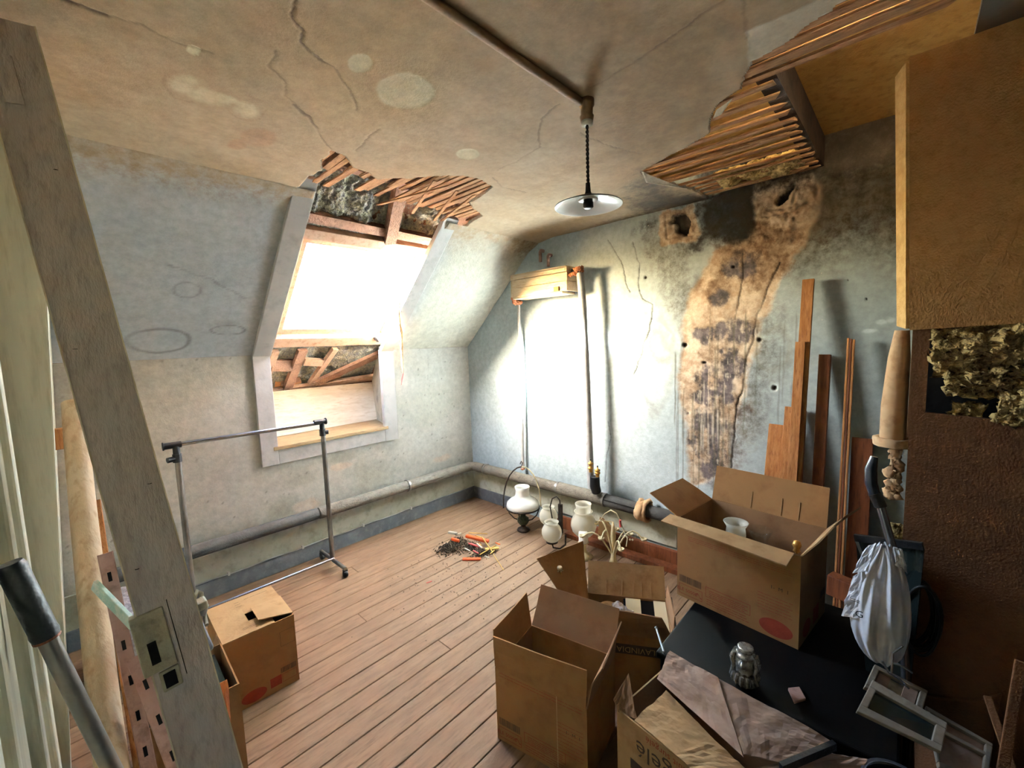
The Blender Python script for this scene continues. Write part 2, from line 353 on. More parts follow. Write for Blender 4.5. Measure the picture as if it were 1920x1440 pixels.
# ---- end wall with the soot-stained chimney breast
def end_fn(y, z):
    wx = fbm(y, z, 3, 4, 41)*.12; wy = fbm(y, z, 3, 4, 42)*.12
    tan = blob(y, z, [(1.035,1.837),(1.061,1.654),(1.086,1.344),(1.071,1.099),(1.035,0.853),(0.999,0.59),(0.758,0.674),(0.745,0.827),(0.726,1.093),(0.696,1.351),(0.632,1.628),(0.54,1.872),(0.437,1.97),(0.361,2.16),(0.39,2.386),(0.634,2.38),(0.669,2.142),(0.899,2.062)], .02, .06, 5, 3)
    low = sstep(1.75, 1.5, z); streak = fbm(y*9, z*.9, 6, 5, 95); mott = fbm(y, z, 26, 5, 96)
    purple = ells(y, z, [(0.781,1.567,0.12,0.07),(0.909,1.553,0.093,0.05),(0.777,1.349,0.07,0.071),(0.868,1.242,0.104,0.134),(0.714,1.078,0.043,0.052),(0.93,1.161,0.076,0.048),(0.896,0.959,0.112,0.124),(0.831,0.865,0.121,0.137),(1.022,0.891,0.047,0.047),(0.861,0.688,0.078,0.105),(0.735,1.958,0.094,0.075),(0.85,1.77,0.048,0.058),(0.8,1.446,0.053,0.032)], .35, .9, 14, 5)
    purple = np.clip(purple*(1+streak*3.2*low+mott*2.6), 0, 1)*.95
    purple = np.maximum(purple, np.clip((mott*1.6+streak*.9-.22)*4, 0, .85)*tan*sstep(1.35, 1.0, z+fbm(y, z, 5, 3, 97)*.3))
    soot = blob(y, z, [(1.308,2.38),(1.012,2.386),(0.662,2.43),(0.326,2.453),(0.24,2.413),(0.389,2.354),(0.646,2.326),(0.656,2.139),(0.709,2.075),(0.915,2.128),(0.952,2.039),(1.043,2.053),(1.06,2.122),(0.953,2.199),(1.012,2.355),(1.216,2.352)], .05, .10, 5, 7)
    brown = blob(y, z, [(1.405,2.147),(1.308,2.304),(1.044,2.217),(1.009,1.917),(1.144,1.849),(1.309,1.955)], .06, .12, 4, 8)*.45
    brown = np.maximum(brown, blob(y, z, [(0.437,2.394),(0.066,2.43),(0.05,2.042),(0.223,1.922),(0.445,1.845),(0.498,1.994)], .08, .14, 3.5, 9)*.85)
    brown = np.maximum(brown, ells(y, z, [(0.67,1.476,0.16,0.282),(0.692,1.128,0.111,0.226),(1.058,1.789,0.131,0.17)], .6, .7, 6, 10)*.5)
    brown = np.maximum(brown, sstep(1.75, 2.15, z+fbm(y, z, 4, 4, 90)*.3)*sstep(.95, .6, y+fbm(y, z, 5, 4, 91)*.2)*.95)  # upper right browned for real stain plus shade painted into the colour
    over = sstep(2.28, 2.37, z)*sstep(1.1, .9, y)  # strip above the ceiling line: stain with the hole's shade painted in
    rust = blob(y, z, [(0.915,2.112),(0.656,2.139),(0.451,2.07),(0.52,1.884),(0.649,1.811),(0.792,1.92),(0.85,1.77),(0.926,1.646),(0.959,1.78),(0.883,1.964)], .03, .1, 6, 11)
    rust = np.maximum(rust, ells(y, z, [(0.876,1.447,0.103,0.053),(0.795,1.12,0.117,0.1),(0.869,0.808,0.153,0.209)], .5, .8, 10, 12)*.6)
    drip = np.zeros_like(y)
    for k in range(26):
        yy = .42+R_.random()*.42 if k < 12 else .78+R_.random()*.35; z1 = 1.7-R_.random()*.7; z0 = z1-.3-R_.random()*.5
        drip = np.maximum(drip, (1-sstep(.002, .006, np.abs(y-yy-fbm(y*0+yy, z, 9, 3, k)*.012)))*sstep(z0, z0+.1, z)*sstep(z1+.05, z1, z)*(.35+.4*R_.random()))
    white = np.zeros_like(y)
    for k in range(30):
        yy = .78+R_.random()*.3; z1 = 1.25-R_.random()*.3
        white = np.maximum(white, (1-sstep(.001, .004, np.abs(y-yy)))*sstep(z1-.25, z1-.15, z)*sstep(z1+.03, z1, z)*.6*purple)
    ring = rings(y, z, [(0.556,1.468,0.082,0.109),(0.682,0.876,0.057,0.034),(1.272,1.341,0.133,0.258),(1.216,1.522,0.08,0.143),(1.349,1.635,0.062,0.11)], .30, .9, 8, 13)*.35
    pale = blob(y, z, [(1.447,1.826),(1.216,1.804),(1.057,1.654),(1.09,1.309),(1.253,1.085),(1.411,1.225)], .08, .12, 5, 15)*.45
    pale = np.maximum(pale, ells(y, z, [(0.549,1.24,0.024,0.028),(0.632,1.515,0.03,0.034)], .5, .5, 20, 16))
    pale = np.maximum(pale, ells(y, z, [(0.099,1.588,0.027,0.011),(0.07,1.594,0.019,0.013),(0.147,1.546,0.024,0.008),(0.344,1.988,0.031,0.01)], .5, 1.2, 30, 17))
    frame_t = np.maximum(blob(y, z, [(1.245,2.352),(1.012,2.37),(0.992,2.296),(0.972,2.17),(0.991,2.126),(1.216,2.142),(1.238,2.256)], .012, .03, 12, 18), blob(y, z, [(0.655,2.386),(0.413,2.393),(0.383,2.294),(0.384,2.165),(0.416,2.063),(0.523,2.022),(0.641,2.063),(0.663,2.228)], .014, .05, 9, 18))
    hole = np.maximum(blob(y, z, [(1.146,2.33),(1.064,2.318),(1.037,2.232),(1.064,2.194),(1.125,2.213),(1.153,2.278)], .008, .04, 14, 19), blob(y, z, [(0.56,2.267),(0.54,2.307),(0.488,2.349),(0.482,2.32),(0.51,2.272),(0.554,2.249)], .008, .02, 14, 19))
    inner = np.maximum(crack(y, z, [(1.188,2.339),(1.18,2.183),(1.011,2.178)], .006, .02), crack(y, z, [(0.605,2.238),(0.48,2.228),(0.459,2.346)], .006, .03)); inner = np.maximum(inner, crack(y, z, [(0.631,2.206),(0.479,2.201),(0.42,2.228)], .005, .04))
    dots = ells(y, z, [(1.06,1.493,0.014,0.014),(0.632,1.515,0.012,0.015),(0.549,1.24,0.013,0.015),(0.939,1.381,0.013,0.01),(0.24,1.806,0.004,0.005),(0.163,1.705,0.004,0.005),(0.778,1.949,0.009,0.009),(1.328,1.957,0.011,0.011)], .3, .4, 30, 21)
    cr = crack(y, z, [(0.542,1.938),(0.646,1.66),(0.665,1.507),(0.692,1.43),(0.722,1.206),(0.744,1.124),(0.749,1.042),(0.766,0.824),(0.774,0.728)], .0045, .022)
    cr = np.maximum(cr, crack(y, z, [(1.412,2.202),(1.374,2.035),(1.379,1.91),(1.348,1.816),(1.268,1.773),(1.291,1.596),(1.369,1.414),(1.41,1.294)], .0038, .03)*.9)
    cr = np.maximum(cr, crack(y, z, [(1.61,2.256),(1.506,2.091),(1.479,1.976),(1.447,1.87)], .0038, .03)*.8)
    cr = np.maximum(cr, crack(y, z, [(1.628,0.934),(1.603,0.815),(1.641,0.687),(1.658,0.454)], .0038, .02)*.6)
    cr = np.maximum(cr, crack(y, z, [(0.736,2.034),(0.72,1.88),(0.746,1.76),(0.764,1.636)], .0038, .03)*.7)
    soot = np.maximum(np.maximum(soot, blob(y, z, [(1.404,2.289),(1.216,2.366),(0.661,2.402),(0.048,2.436),(0.046,2.388),(0.389,2.341),(0.659,2.3),(0.916,2.222),(1.216,2.268)], .04, .08, 6, 92)*.8)*(1-frame_t*.92), hole); soot = np.maximum(soot, over*.9)  # soot mask also carries the painted shade above the ceiling line
    tan = np.maximum(tan, frame_t)
    olive_tone = sstep(.35, 0, z)*.5+sstep(1.2, .2, y)*.25  # olive tone, stronger towards the floor and the right-hand end
    white = np.maximum(white, np.clip((streak*1.4+mott*.8-.36)*6, 0, .6)*tan*low)
    rust = np.maximum(rust, np.clip((fbm(y, z, 8, 6, 98)*1.3+mott*.5-.05)*2.5, 0, .7)*tan*.8)
    disp = fbm(y, z, 7, 5, 30)*.006+tan*fbm(y, z, 22, 5, 31)*.010-tan*.004-hole*.05+frame_t*(fbm(y, z, 26, 4, 33)*.025+.004)-inner*.010-cr*.006-dots*.012-purple*.003
    top = np.maximum(cr, dots)
    return dict(olive_tone=olive_tone, brown=np.clip(brown, 0, 1), pale=np.clip(pale, 0, 1), tan=tan, rust=rust*.8, purple=purple*np.maximum(tan, .3), white=white, ring=ring, drip=drip, soot=np.clip(soot, 0, 1)*.97, crack=top), disp, np.ones_like(y, bool)
m_end = masked('end_wall_plaster', '#b4c1c7', '#a3b0b5', [('olive_tone', '#8d917f', '#7b806f'), ('pale', '#cfdbdb', '#bccaca'), ('brown', '#64573f', '#4d402f'), ('tan', '#d0bea8', '#a98f76'), ('rust', '#8f7359', '#6f553f'), ('purple', '#665c60', '#3a3637'), ('white', '#d8cdbd', '#c9bda9'), ('ring', '#8a8672', '#7d7866'), ('drip', '#5f5c49', '#524d3c'), ('soot', '#17130f', '#2a2018'), ('crack', '#2b1d13', '#1d140d')], 2.2, .8, .3, ('#d9d6cb', 26))
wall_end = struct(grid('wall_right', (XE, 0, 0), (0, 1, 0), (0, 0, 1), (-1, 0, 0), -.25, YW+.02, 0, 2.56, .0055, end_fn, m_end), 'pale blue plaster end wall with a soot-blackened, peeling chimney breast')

# ---- window wall (knee wall)
def knee_fn(x, z):
    green = sstep(.75, .15, z+fbm(x, z, 3, 4, 50)*.5)
    beige = sstep(1.1, .2, x)*sstep(.3, .9, z+fbm(x, z, 2, 4, 51)*.4)*.8
    dirt = ells(x, z, [(1.105,0.613,0.149,0.061),(1.687,0.548,0.3,0.116),(1.427,0.697,0.129,0.044),(2.247,1.006,0.307,0.152),(1.019,0.441,0.107,0.084)], .8, .9, 8, 52)*.4
    bare = ells(x, z, [(1.145,0.41,0.083,0.044),(1.423,0.635,0.076,0.028),(2.395,0.477,0.101,0.031),(0.401,1.717,0.014,0.018)], .3, .9, 16, 53)
    cr = crack(x, z, [(2.3, 1.5), (2.28, 1.3), (2.31, 1.05), (2.29, .9)], .0012, .03)*.35
    dots = np.clip((vn(x*55, z*55, 54)-.93)*30, 0, 1)*np.clip((vn(x*3, z*3, 55)-.3)*4, 0, 1)*.6
    keep = ~((x > .968) & (x < 1.83) & (z > .868))
    return dict(beige=beige, green=green*.75, dirt=dirt, bare=bare, crack=np.maximum(cr, dots)), fbm(x, z, 5, 5, 56)*.006-bare*.002, keep
m_knee = masked('window_wall_paint', '#cfcdc5', '#c1bfb6', [('beige', '#b8ac9b', '#a89c8b'), ('green', '#b0aea0', '#a1a090'), ('dirt', '#8d866c', '#7a745c'), ('bare', '#cbb9a5', '#d5c8b8'), ('crack', '#5e5646', '#4b4437')], 2.2, .75, .3, ('#dedbd0', 24))
struct(grid('wall_window', (0, YW, 0), (1, 0, 0), (0, 0, 1), (0, -1, 0), XL, XE, 0, ZK, .011, knee_fn, m_knee), 'grey-green plaster knee wall below the roof window')

# ---- sloping ceiling
def slope_fn(x, s):
    brown = sstep(1.0, 1.22, s+fbm(x, s, 2.5, 4, 60)*.22)
    grey = blob(x, s, [(.05, .2), (.8, .1), (.85, .9), (.4, 1.05), (.05, .9)], .2, .25, 3, 61)*.5
    ring = rings(x, s, [(0.402,0.149,0.136,0.095),(0.504,0.524,0.06,0.052),(0.726,0.231,0.085,0.036)], .16, .35, 6, 62)*.6
    ring = np.maximum(ring, crack(x, s, [(0.427,0.671),(0.61,0.607),(0.777,0.487)], .006, .05)*.5)
    painted_bounce = sstep(1.85, 2.1, x)*.9  # cream tint painting in the bounced light right of the window
    mould = np.clip(fbm(x, s, 4, 6, 63)*2.2-.25, 0, .4)
    cr = crack(x, s, [(2.084,1.303),(2.178,1.235),(2.325,1.217)], .002, .02)*.4
    cove = sstep(1.05, 1.245, s)
    return dict(grey=grey, mould=mould, light=painted_bounce, brown=brown*.85, ring=ring, crack=cr), fbm(x, s, 3, 5, 64)*.012+cove*cove*.035, ~((x > .982) & (x < 1.835))
m_slope = masked('sloping_ceiling_paint', '#bfc3c5', '#b2b6b9', [('grey', '#a6abae', '#9ca1a4'), ('mould', '#8f9189', '#83857e'), ('light', '#e2dfcf', '#d6d3c1'), ('brown', '#a18b6d', '#8f7859'), ('ring', '#6e6d67', '#5f5d56'), ('crack', '#544a3c', '#43392d')], 2, .75, .25)
struct(grid('ceiling_slope', (0, YW, ZK), (1, 0, 0), (0, -SC, SS), (0, -SS, -SC), XL, XE, 0, 1.245, .01, slope_fn, m_slope), 'blue-grey painted sloping ceiling')

# ---- flat ceiling with the two broken holes
HOLE_W = [(0.917,2.005),(0.873,1.906),(0.866,1.8),(0.908,1.803),(0.962,1.84),(1.008,1.899),(1.079,1.893),(1.159,1.952),(1.213,1.904),(1.323,1.769),(1.443,1.636),(1.557,1.617),(1.659,1.656),(1.702,1.793),(1.724,1.918),(1.822,1.991),(1.961,2.044)]+[(2.0, 2.4), (.88, 2.4)]
HOLE_E = [(2.066,1.007),(2.022,0.887),(1.939,0.709),(1.9,0.632),(1.791,0.592),(1.71,0.542),(1.671,0.478),(1.663,0.442),(1.528,0.383),(1.522,0.342),(1.498,0.284),(1.457,0.205),(1.433,0.148)]+[(1.44, -.2), (2.9, -.2), (2.9, .9)]+[(2.486,0.937),(2.329,0.991),(2.199,1.036)]
def ceil_fn(x, y):
    n = fbm(x, y, 14, 5, 70)*.035
    keep = (sdpoly(x, y, HOLE_W)+n > 0) & (sdpoly(x, y, HOLE_E)+n > 0)
    pale = ells(x, y, [(0.857,1.236,0.086,0.104),(0.684,1.206,0.031,0.046),(1.306,1.44,0.05,0.05),(0.336,1.465,0.015,0.023)], .12, .3, 8, 71)
    pale = np.maximum(pale, ells(x, y, [(0.347,1.669,0.031,0.055),(0.406,1.692,0.042,0.052),(0.454,1.68,0.037,0.045),(0.523,1.695,0.041,0.058)], .4, 1.1, 9, 72)*.6)
    halo = np.clip(ells(x, y, [(0.857,1.236,0.153,0.191),(0.761,1.268,0.211,0.31)], .7, .6, 5, 73), 0, 1)*.5
    ring = np.maximum(rings(x, y, [(0.361,1.678,0.053,0.097),(0.522,1.691,0.052,0.083),(0.71,1.208,0.056,0.088)], .08, .8, 8, 74), 0)*.45
    pink = ells(x, y, [(0.617,1.877,0.058,0.091),(0.571,1.993,0.03,0.058)], .2, .4, 9, 75)*.5
    grey = blob(x, y, [(0.055,1.535),(0.25,1.368),(0.462,1.38),(0.474,1.469),(0.218,1.555),(0.063,1.624)], .12, .2, 4, 76)*.4
    grey = np.maximum(grey, blob(x, y, [(0.174,1.375),(0.329,1.223),(0.484,1.36),(0.42,1.42)], .1, .2, 4, 77)*.35)
    dark = blob(x, y, [(0.534,1.092),(0.781,0.876),(1.279,0.858),(1.414,1.025),(0.835,1.089),(0.613,1.174)], .15, .25, 3, 78)*.4
    dark = np.maximum(dark, blob(x, y, [(0.987,0.58),(1.263,0.31),(1.643,0.429),(1.809,0.602),(1.986,0.976),(1.798,1.066)], .2, .2, 3, 79)*.85)
    warm = np.clip(fbm(x, y, 1.6, 5, 80)*2.4+.1, 0, .7)
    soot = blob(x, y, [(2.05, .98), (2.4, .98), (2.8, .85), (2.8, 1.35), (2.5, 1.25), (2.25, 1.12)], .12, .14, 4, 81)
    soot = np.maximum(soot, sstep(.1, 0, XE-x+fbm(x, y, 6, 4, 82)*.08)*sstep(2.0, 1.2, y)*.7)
    raw = blob(x, y, [(1.369,0.363),(1.369,0.194),(1.447,0.118),(1.517,0.287),(1.543,0.392)], .006, .012, 12, 83)
    L = [([(0.462,1.093),(0.49,1.159),(0.519,1.187),(0.526,1.235),(0.575,1.257),(0.632,1.283),(0.695,1.331),(0.749,1.38),(0.795,1.448)], .0035), ([(0.493,1.305),(0.504,1.405),(0.55,1.432),(0.588,1.511),(0.64,1.548)], .002), ([(0.628,1.55),(0.672,1.588),(0.742,1.649)], .006), ([(0.742,1.649),(0.797,1.723),(0.851,1.787)], .002),
         ([(0.072,1.461),(0.124,1.456),(0.165,1.457)], .007), ([(0.165,1.457),(0.227,1.434),(0.294,1.454),(0.376,1.448)], .003), ([(1.273,0.781),(1.257,0.616),(1.229,0.466),(1.208,0.367)], .0022), ([(1.234,0.338),(1.34,0.358),(1.392,0.363)], .0025),
         ([(1.278,0.924),(1.321,1.03),(1.386,1.108),(1.483,1.174),(1.503,1.297),(1.528,1.473)], .002), ([(0.911,1.492),(0.924,1.606),(0.942,1.737)], .002), ([(1.578,1.561),(1.698,1.622),(1.856,1.59)], .0014), ([(1.511,0.992),(1.657,0.982),(1.875,0.921)], .0012)]
    cr = np.zeros_like(x)
    for p, w in L: cr = np.maximum(cr, crack(x, y, p, max(w, .0042), .03)*(.95 if w > .003 else .5))
    conduit_band = (1-sstep(0, .07, np.abs(y-.86)))*sstep(1.45, 1.3, x)*.35  # darker band along the conduit line
    disp = fbm(x, y, 2.5, 5, 84)*.014+fbm(x, y, 14, 4, 85)*.002-pale*.002-cr*.004-sstep(.12, 0, sdpoly(x, y, HOLE_E))*.0
    disp = disp+sstep(2.08, 2.28, y)*.022
    return dict(warm=warm, grey=grey, dark=np.maximum(dark, conduit_band), halo=halo, pink=pink, ring=ring, pale=pale, raw=raw, soot=np.clip(soot, 0, 1)*.93, crack=cr), disp, keep
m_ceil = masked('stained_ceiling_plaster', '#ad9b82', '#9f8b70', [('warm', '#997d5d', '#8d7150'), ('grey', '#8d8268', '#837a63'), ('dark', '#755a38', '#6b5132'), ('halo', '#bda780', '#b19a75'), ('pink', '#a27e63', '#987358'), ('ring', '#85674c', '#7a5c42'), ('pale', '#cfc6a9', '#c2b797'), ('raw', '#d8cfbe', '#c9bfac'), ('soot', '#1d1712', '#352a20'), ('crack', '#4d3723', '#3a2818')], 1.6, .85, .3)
ceiling = struct(grid('ceiling', (0, 0, H), (1, 0, 0), (0, 1, 0), (0, 0, -1), XL, XE, -.1, 2.285, .0065, ceil_fn, m_ceil, .018), 'brown-stained cracked ceiling with two broken holes showing laths')
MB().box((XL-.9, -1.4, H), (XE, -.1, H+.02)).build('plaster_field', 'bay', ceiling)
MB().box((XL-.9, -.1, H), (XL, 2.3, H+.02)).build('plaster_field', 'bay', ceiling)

# laths nailed under the joists, each one a part of the ceiling
def lath(x, y0, y1, z=H+.012, tw=.0, mat='lath', w=.028):
    a = (x, y0, z+(R_.random()-.5)*.006); b = (x+tw, y1, z+(R_.random()-.5)*.006)
    MB().bar(a, b, w*(.8+.4*R_.random()), .008, (1, 0, 0), .03).build('lath', mat, ceiling)
x = .84
while x < 1.98:
    n = R_.random()
    lath(x, 1.55, 2.26-.10*n if n > .25 else 2.02, H+.016, (R_.random()-.5)*.05); x += .042
for k, (x, tw) in enumerate(((1.36, .2), (1.45, -.12), (1.62, .16), (1.5, .22))):         # sprung laths hanging lower
    lath(x, 1.75, 2.24, H-.012-.006*k, tw, w=.02)
x = 1.37
while x < 1.68: lath(x, -.05, .50, H+.014, (R_.random()-.5)*.02, 'lath', .036); x += .056
x = 1.72
while x < 2.74:
    lath(x, .37, 1.12, H+.014, (R_.random()-.5)*.03, 'lath', .026)
    x += .062+.04*R_.random()
for k in range(4): lath(2.15+.16*k, .40, .95-.05*k, H-.002, .02*(k-2), 'lath', .018)
MB().bar((1.3, .385, H+.095), (XE, .385, H+.095), .14, .06, (0, 0, 1)).build('joist', 'beam', ceiling)
MB().bar((.3, 1.48, H+.095), (XE, 1.48, H+.095), .14, .06, (0, 0, 1)).build('joist', 'beam', ceiling)
MB().bar((.3, 2.02, H+.10), (XE, 2.02, H+.10), .13, .06, (0, 0, 1)).build('joist', 'bark', ceiling)
MB().box((1.2, -.3, H+.175), (XE+.1, 1.45, H+.195)).build('attic_board', 'chipattic', ceiling)
MB().box((XL-.9, -1.4, H+.20), (XE+.1, 2.4, H+.22)).build('attic_deck', 'bark', ceiling)
# torn plaster lip hanging at the left tip of the end hole
MB().slab([(2.057,0.997,2.365), (2.156,1.022,2.345), (2.399,0.91,2.34), (2.306,0.982,2.362)], .008).build('torn_plaster', 'plasterwhite', ceiling)
MB().slab([(1.708,0.541,2.36), (1.733,0.561,2.345), (1.714,0.53,2.34), (1.659,0.479,2.352)], .008).build('torn_plaster', 'plasterwhite', ceiling)
def fuzz(name, mat, parent, fn, n=26, m=14, amp=.03, f=9, seed=1, lumps=0):
    """a torn batt of wool: a dense lumpy sheet; fn(u,v) -> point and normal"""
    us, vs = np.meshgrid(np.linspace(0, 1, n), np.linspace(0, 1, m)); d = (fbm(us, vs*m/n, f, 6, seed)+.6*np.abs(fbm(us, vs*m/n, f*2.4, 5, seed+5)))*2*amp
    v = []; fcs = []
    for j in range(m):
        for i in range(n):
            p, nn = fn(us[j, i], vs[j, i]); edge = min(us[j, i], 1-us[j, i], vs[j, i], 1-vs[j, i])
            v.append(Vector(p)+Vector(nn)*float(d[j, i]*min(1, .35+edge*6))+Vector((R_.random()-.5, R_.random()-.5, R_.random()-.5))*amp*.25)
    for j in range(m-1):
        for i in range(n-1): fcs.append((j*n+i, j*n+i+1, (j+1)*n+i+1, (j+1)*n+i))
    mb = MB(); mb.add(v, fcs, True); o = mb.build(name, mat, parent)
    s = o.modifiers.new('thick', 'SOLIDIFY'); s.thickness = .02; return o
fuzz('wool_tuft', 'wool', ceiling, lambda u, v: ((2.45+.22*v, .42+.38*u, H+.02-.02*v), (0, 0, -1)), 50, 20, .03, 7, 91)

# ---- left wall, boarded and painted, close beside the camera
wl = root('wall_left', 'cream-painted boarded wall with moulded trim close on the left')
MB().box((XL-.12, .15, 0), (XL, YW, H)).build('wall_board', 'leftwall', wl)
for y0, y1, t in ((.16, .22, .02), (.24, .30, .012), (.31, .36, .024), (.38, .48, .010), (.50, .56, .020), (.58, .66, .012), (.68, .72, .028), (.74, .86, .010), (.88, .94, .022), (.96, 1.10, .012), (1.13, 1.18, .028), (1.20, 1.40, .010), (1.42, 1.48, .024), (1.5, 1.66, .012)):
    bevel(MB().box((XL-.002, y0, 0), (XL+t, y1, H-.01)).build('wall_board', 'leftwall', wl), .006)
for y0, y1, t in ((1.70, 1.85, .0), (1.86, 2.2, -.012), (2.21, 2.5, -.006), (2.51, 2.8, -.014), (2.81, 3.15, -.004)):     # warped cladding boards that lean out towards the top
    v = [(XL-.01, y_, z_) for y_ in (y0, y1) for z_ in (0, H)]+[(-.106+t+.061*z_, y_, z_) for y_ in (y0, y1) for z_ in (0, H)]
    bevel(MB().add(v, [(0, 1, 3, 2), (4, 6, 7, 5), (0, 4, 5, 1), (2, 3, 7, 6), (1, 5, 7, 3), (0, 2, 6, 4)]).build('wall_board', 'leftwall', wl), .004)
wb = root('wall_back', 'darkened plaster wall of the entrance bay behind the camera')
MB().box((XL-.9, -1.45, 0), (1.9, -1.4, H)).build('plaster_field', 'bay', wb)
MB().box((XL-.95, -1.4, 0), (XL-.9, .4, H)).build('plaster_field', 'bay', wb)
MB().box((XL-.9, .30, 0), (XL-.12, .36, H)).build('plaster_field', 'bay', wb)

MB().box((1.86, -.32, 0), (XE+.1, -.26, H+.2)).build('plaster_field', 'dark', wb)  # unseen wall added to stop light leaking in behind the partition

# ---- baseboards and the boxing behind the heating pipe
bb = root('baseboard_window'); bevel(MB().box((XL, YW-.022, 0), (XE, YW, .115)).build('board', 'baseboard', bb), .005)
MB().box((XL, YW-.016, .115), (XE, YW, .30)).build('boxing_board', 'boxing', bb)
be = root('baseboard_right'); bevel(MB().box((XE-.022, 2.55, 0), (XE, YW-.022, .115)).build('board', 'baseboard', be), .005)
MB().box((XE-.016, 1.1, .115), (XE, YW-.02, .30)).build('boxing_board', 'boxing', be)
# ---- window recess, casing, sill, cheeks
win = root('window_1', 'roof window in a pinkish wood frame set in a grey-cased recess')
def rbox(x0, x1, s0, s1, t0, t1, name, mat, par=win, bv=.004):
    v = [RP(x, s, t) for t in (t0, t1) for (x, s) in ((x0, s0), (x1, s0), (x1, s1), (x0, s1))]
    o = MB().add(v, [(0, 3, 2, 1), (4, 5, 6, 7), (0, 1, 5, 4), (1, 2, 6, 5), (2, 3, 7, 6), (3, 0, 4, 7)]).build(name, mat, par)
    return bevel(o, bv) if bv else o
for x0, x1 in ((.882, .99), (1.812, 1.928)):
    rbox(x0, x1, .005, 1.30 if x0 < 1 else 1.27, -.024, .012, 'casing_board', 'greypaint')
    bevel(MB().box((x0-.006, YW-.026, .762), (x1-.006 if x0 < 1 else x1, YW+.01, 1.523)).build('casing_board', 'greypaint', win), .004)
bevel(MB().box((.984, YW-.022, .762), (1.812, YW+.01, .862)).build('casing_board', 'greypaint', win), .004)
bevel(MB().add([(.955, YW-.03, .862), (1.835, YW-.03, .862), (1.835, YW-.03, .888), (.955, YW-.03, .888), (.97, YW+.40, .862), (1.93, YW+.40, .862), (1.93, YW+.40, .905), (.97, YW+.40, .905)], [(0, 1, 2, 3), (5, 4, 7, 6), (3, 2, 6, 7), (1, 0, 4, 5), (0, 3, 7, 4), (2, 1, 5, 6)]).build('window_sill', 'sill', win), .003)
# splayed back panel standing on the sill, side cheeks
MB().slab([(.97, YW+.27, .90), (1.915, YW+.30, .90), (1.965, YW+.44, 1.225), (.985, YW+.42, 1.23)], .012).build('back_panel', 'panelwhite', win)
MB().slab([(1.836, YW-.005, .88), (1.92, YW+.30, .89), (1.965, YW+.42, 1.24), (1.93, YW+.2, 1.56), (1.838, YW, 1.53)], .012).build('cheek', 'whitepaint', win)
MB().slab([(.962, YW, .88), (.962, YW+.42, .90), (.962, YW+.5, 1.2), (.965, YW+.15, 1.55), (.965, YW, 1.53)], .012).build('cheek', 'whitepaint', win)
T = .15
# roof shell around the window: rafters, wool, roof boards (closed to the sky)
for x0, x1, s0, s1 in ((-.3, 1.0, -1.3, 1.9), (1.95, 3.0, -1.3, 1.9), (1.0, 1.95, .93, 1.9), (1.0, 1.95, -1.3, -.06)):
    rbox(x0, x1, s0, s1, T+.05, T+.08, 'roof_board', 'bark', win, 0)
MB().box((-.3, YW+.62, 0), (3.0, YW+.66, 1.4)).build('outer_wall', 'bark', win)
for gx in (XE+.02, -.32):
    MB().slab([(gx, 2.0, 0), (gx, YW+.63, 0), (gx, YW+.63, 1.1), RP(gx, -.2, T+.05), RP(gx, 1.9, T+.05), (gx, 1.2, 2.6), (gx, 2.0, 2.3)], .03).build('gable_wall', 'bark', win)
def roofpt(x0, x1, s0, s1, t): return lambda u, v: (RP(x0+(x1-x0)*u, s0+(s1-s0)*v, t), (0, -SS, -SC))
fuzz('wool_batt', 'woolgrey', win, roofpt(.96, 1.45, .93, 1.36, T+.02), 60, 40, .045, 8, 101)
fuzz('wool_batt', 'woolgrey', win, roofpt(1.42, 2.0, .90, 1.33, T+.04), 60, 36, .05, 8, 102)
fuzz('wool_batt', 'woolgrey', win, roofpt(1.88, 2.0, .0, .95, T+.02), 20, 60, .03, 8, 103)
fuzz('wool_batt', 'woolgrey', win, roofpt(1.02, 1.98, -.60, -.10, T+.02), 60, 30, .04, 8, 104)
# trapped rafters and noggins
MB().bar(RP(1.60, .93, T-.02), RP(1.50, 1.40, T-.04), .075, .06, (1, 0, 0)).build('rafter', 'bark', win)
MB().bar(RP(.96, 1.00, T+.0), RP(2.02, .985, T+.0), .06, .05, (0, SC, -SS)).build('rafter', 'bark', win)
MB().bar(RP(1.95, -.1, T), RP(1.97, 1.3, T), .05, .06, (1, 0, 0)).build('rafter', 'bark', win)
for a, b, w in (((1.24, -.55), (1.27, -.1), .07), ((1.42, -.5), (1.52, -.1), .05), ((1.45, -.50), (1.95, -.18), .07), ((1.05, -.56), (2.0, -.50), .06), ((1.06, -.52), (1.08, -.1), .05), ((1.08, -.25), (1.24, -.27), .09), ((1.3, -.22), (1.48, -.26), .06)):
    MB().bar(RP(*a, T-.02-.02*R_.random()), RP(*b, T-.02), w, .03, (1, 0, .2) if abs(a[0]-b[0]) < .2 else (0, SC, -SS)).build('rafter', 'frame' if w < .07 else 'bark', win)
for k in range(9):
    a = RP(1.10+.1*R_.random(), -.52+.05*R_.random(), T-.03); MB().slab([a, a+Vector((.16, 0, .02)), a+Vector((.13, 0, .12)), a+Vector((.02, 0, .10))], .005).build('wood_scrap', 'bark' if k % 2 else 'pinex', win) if k < 3 else None
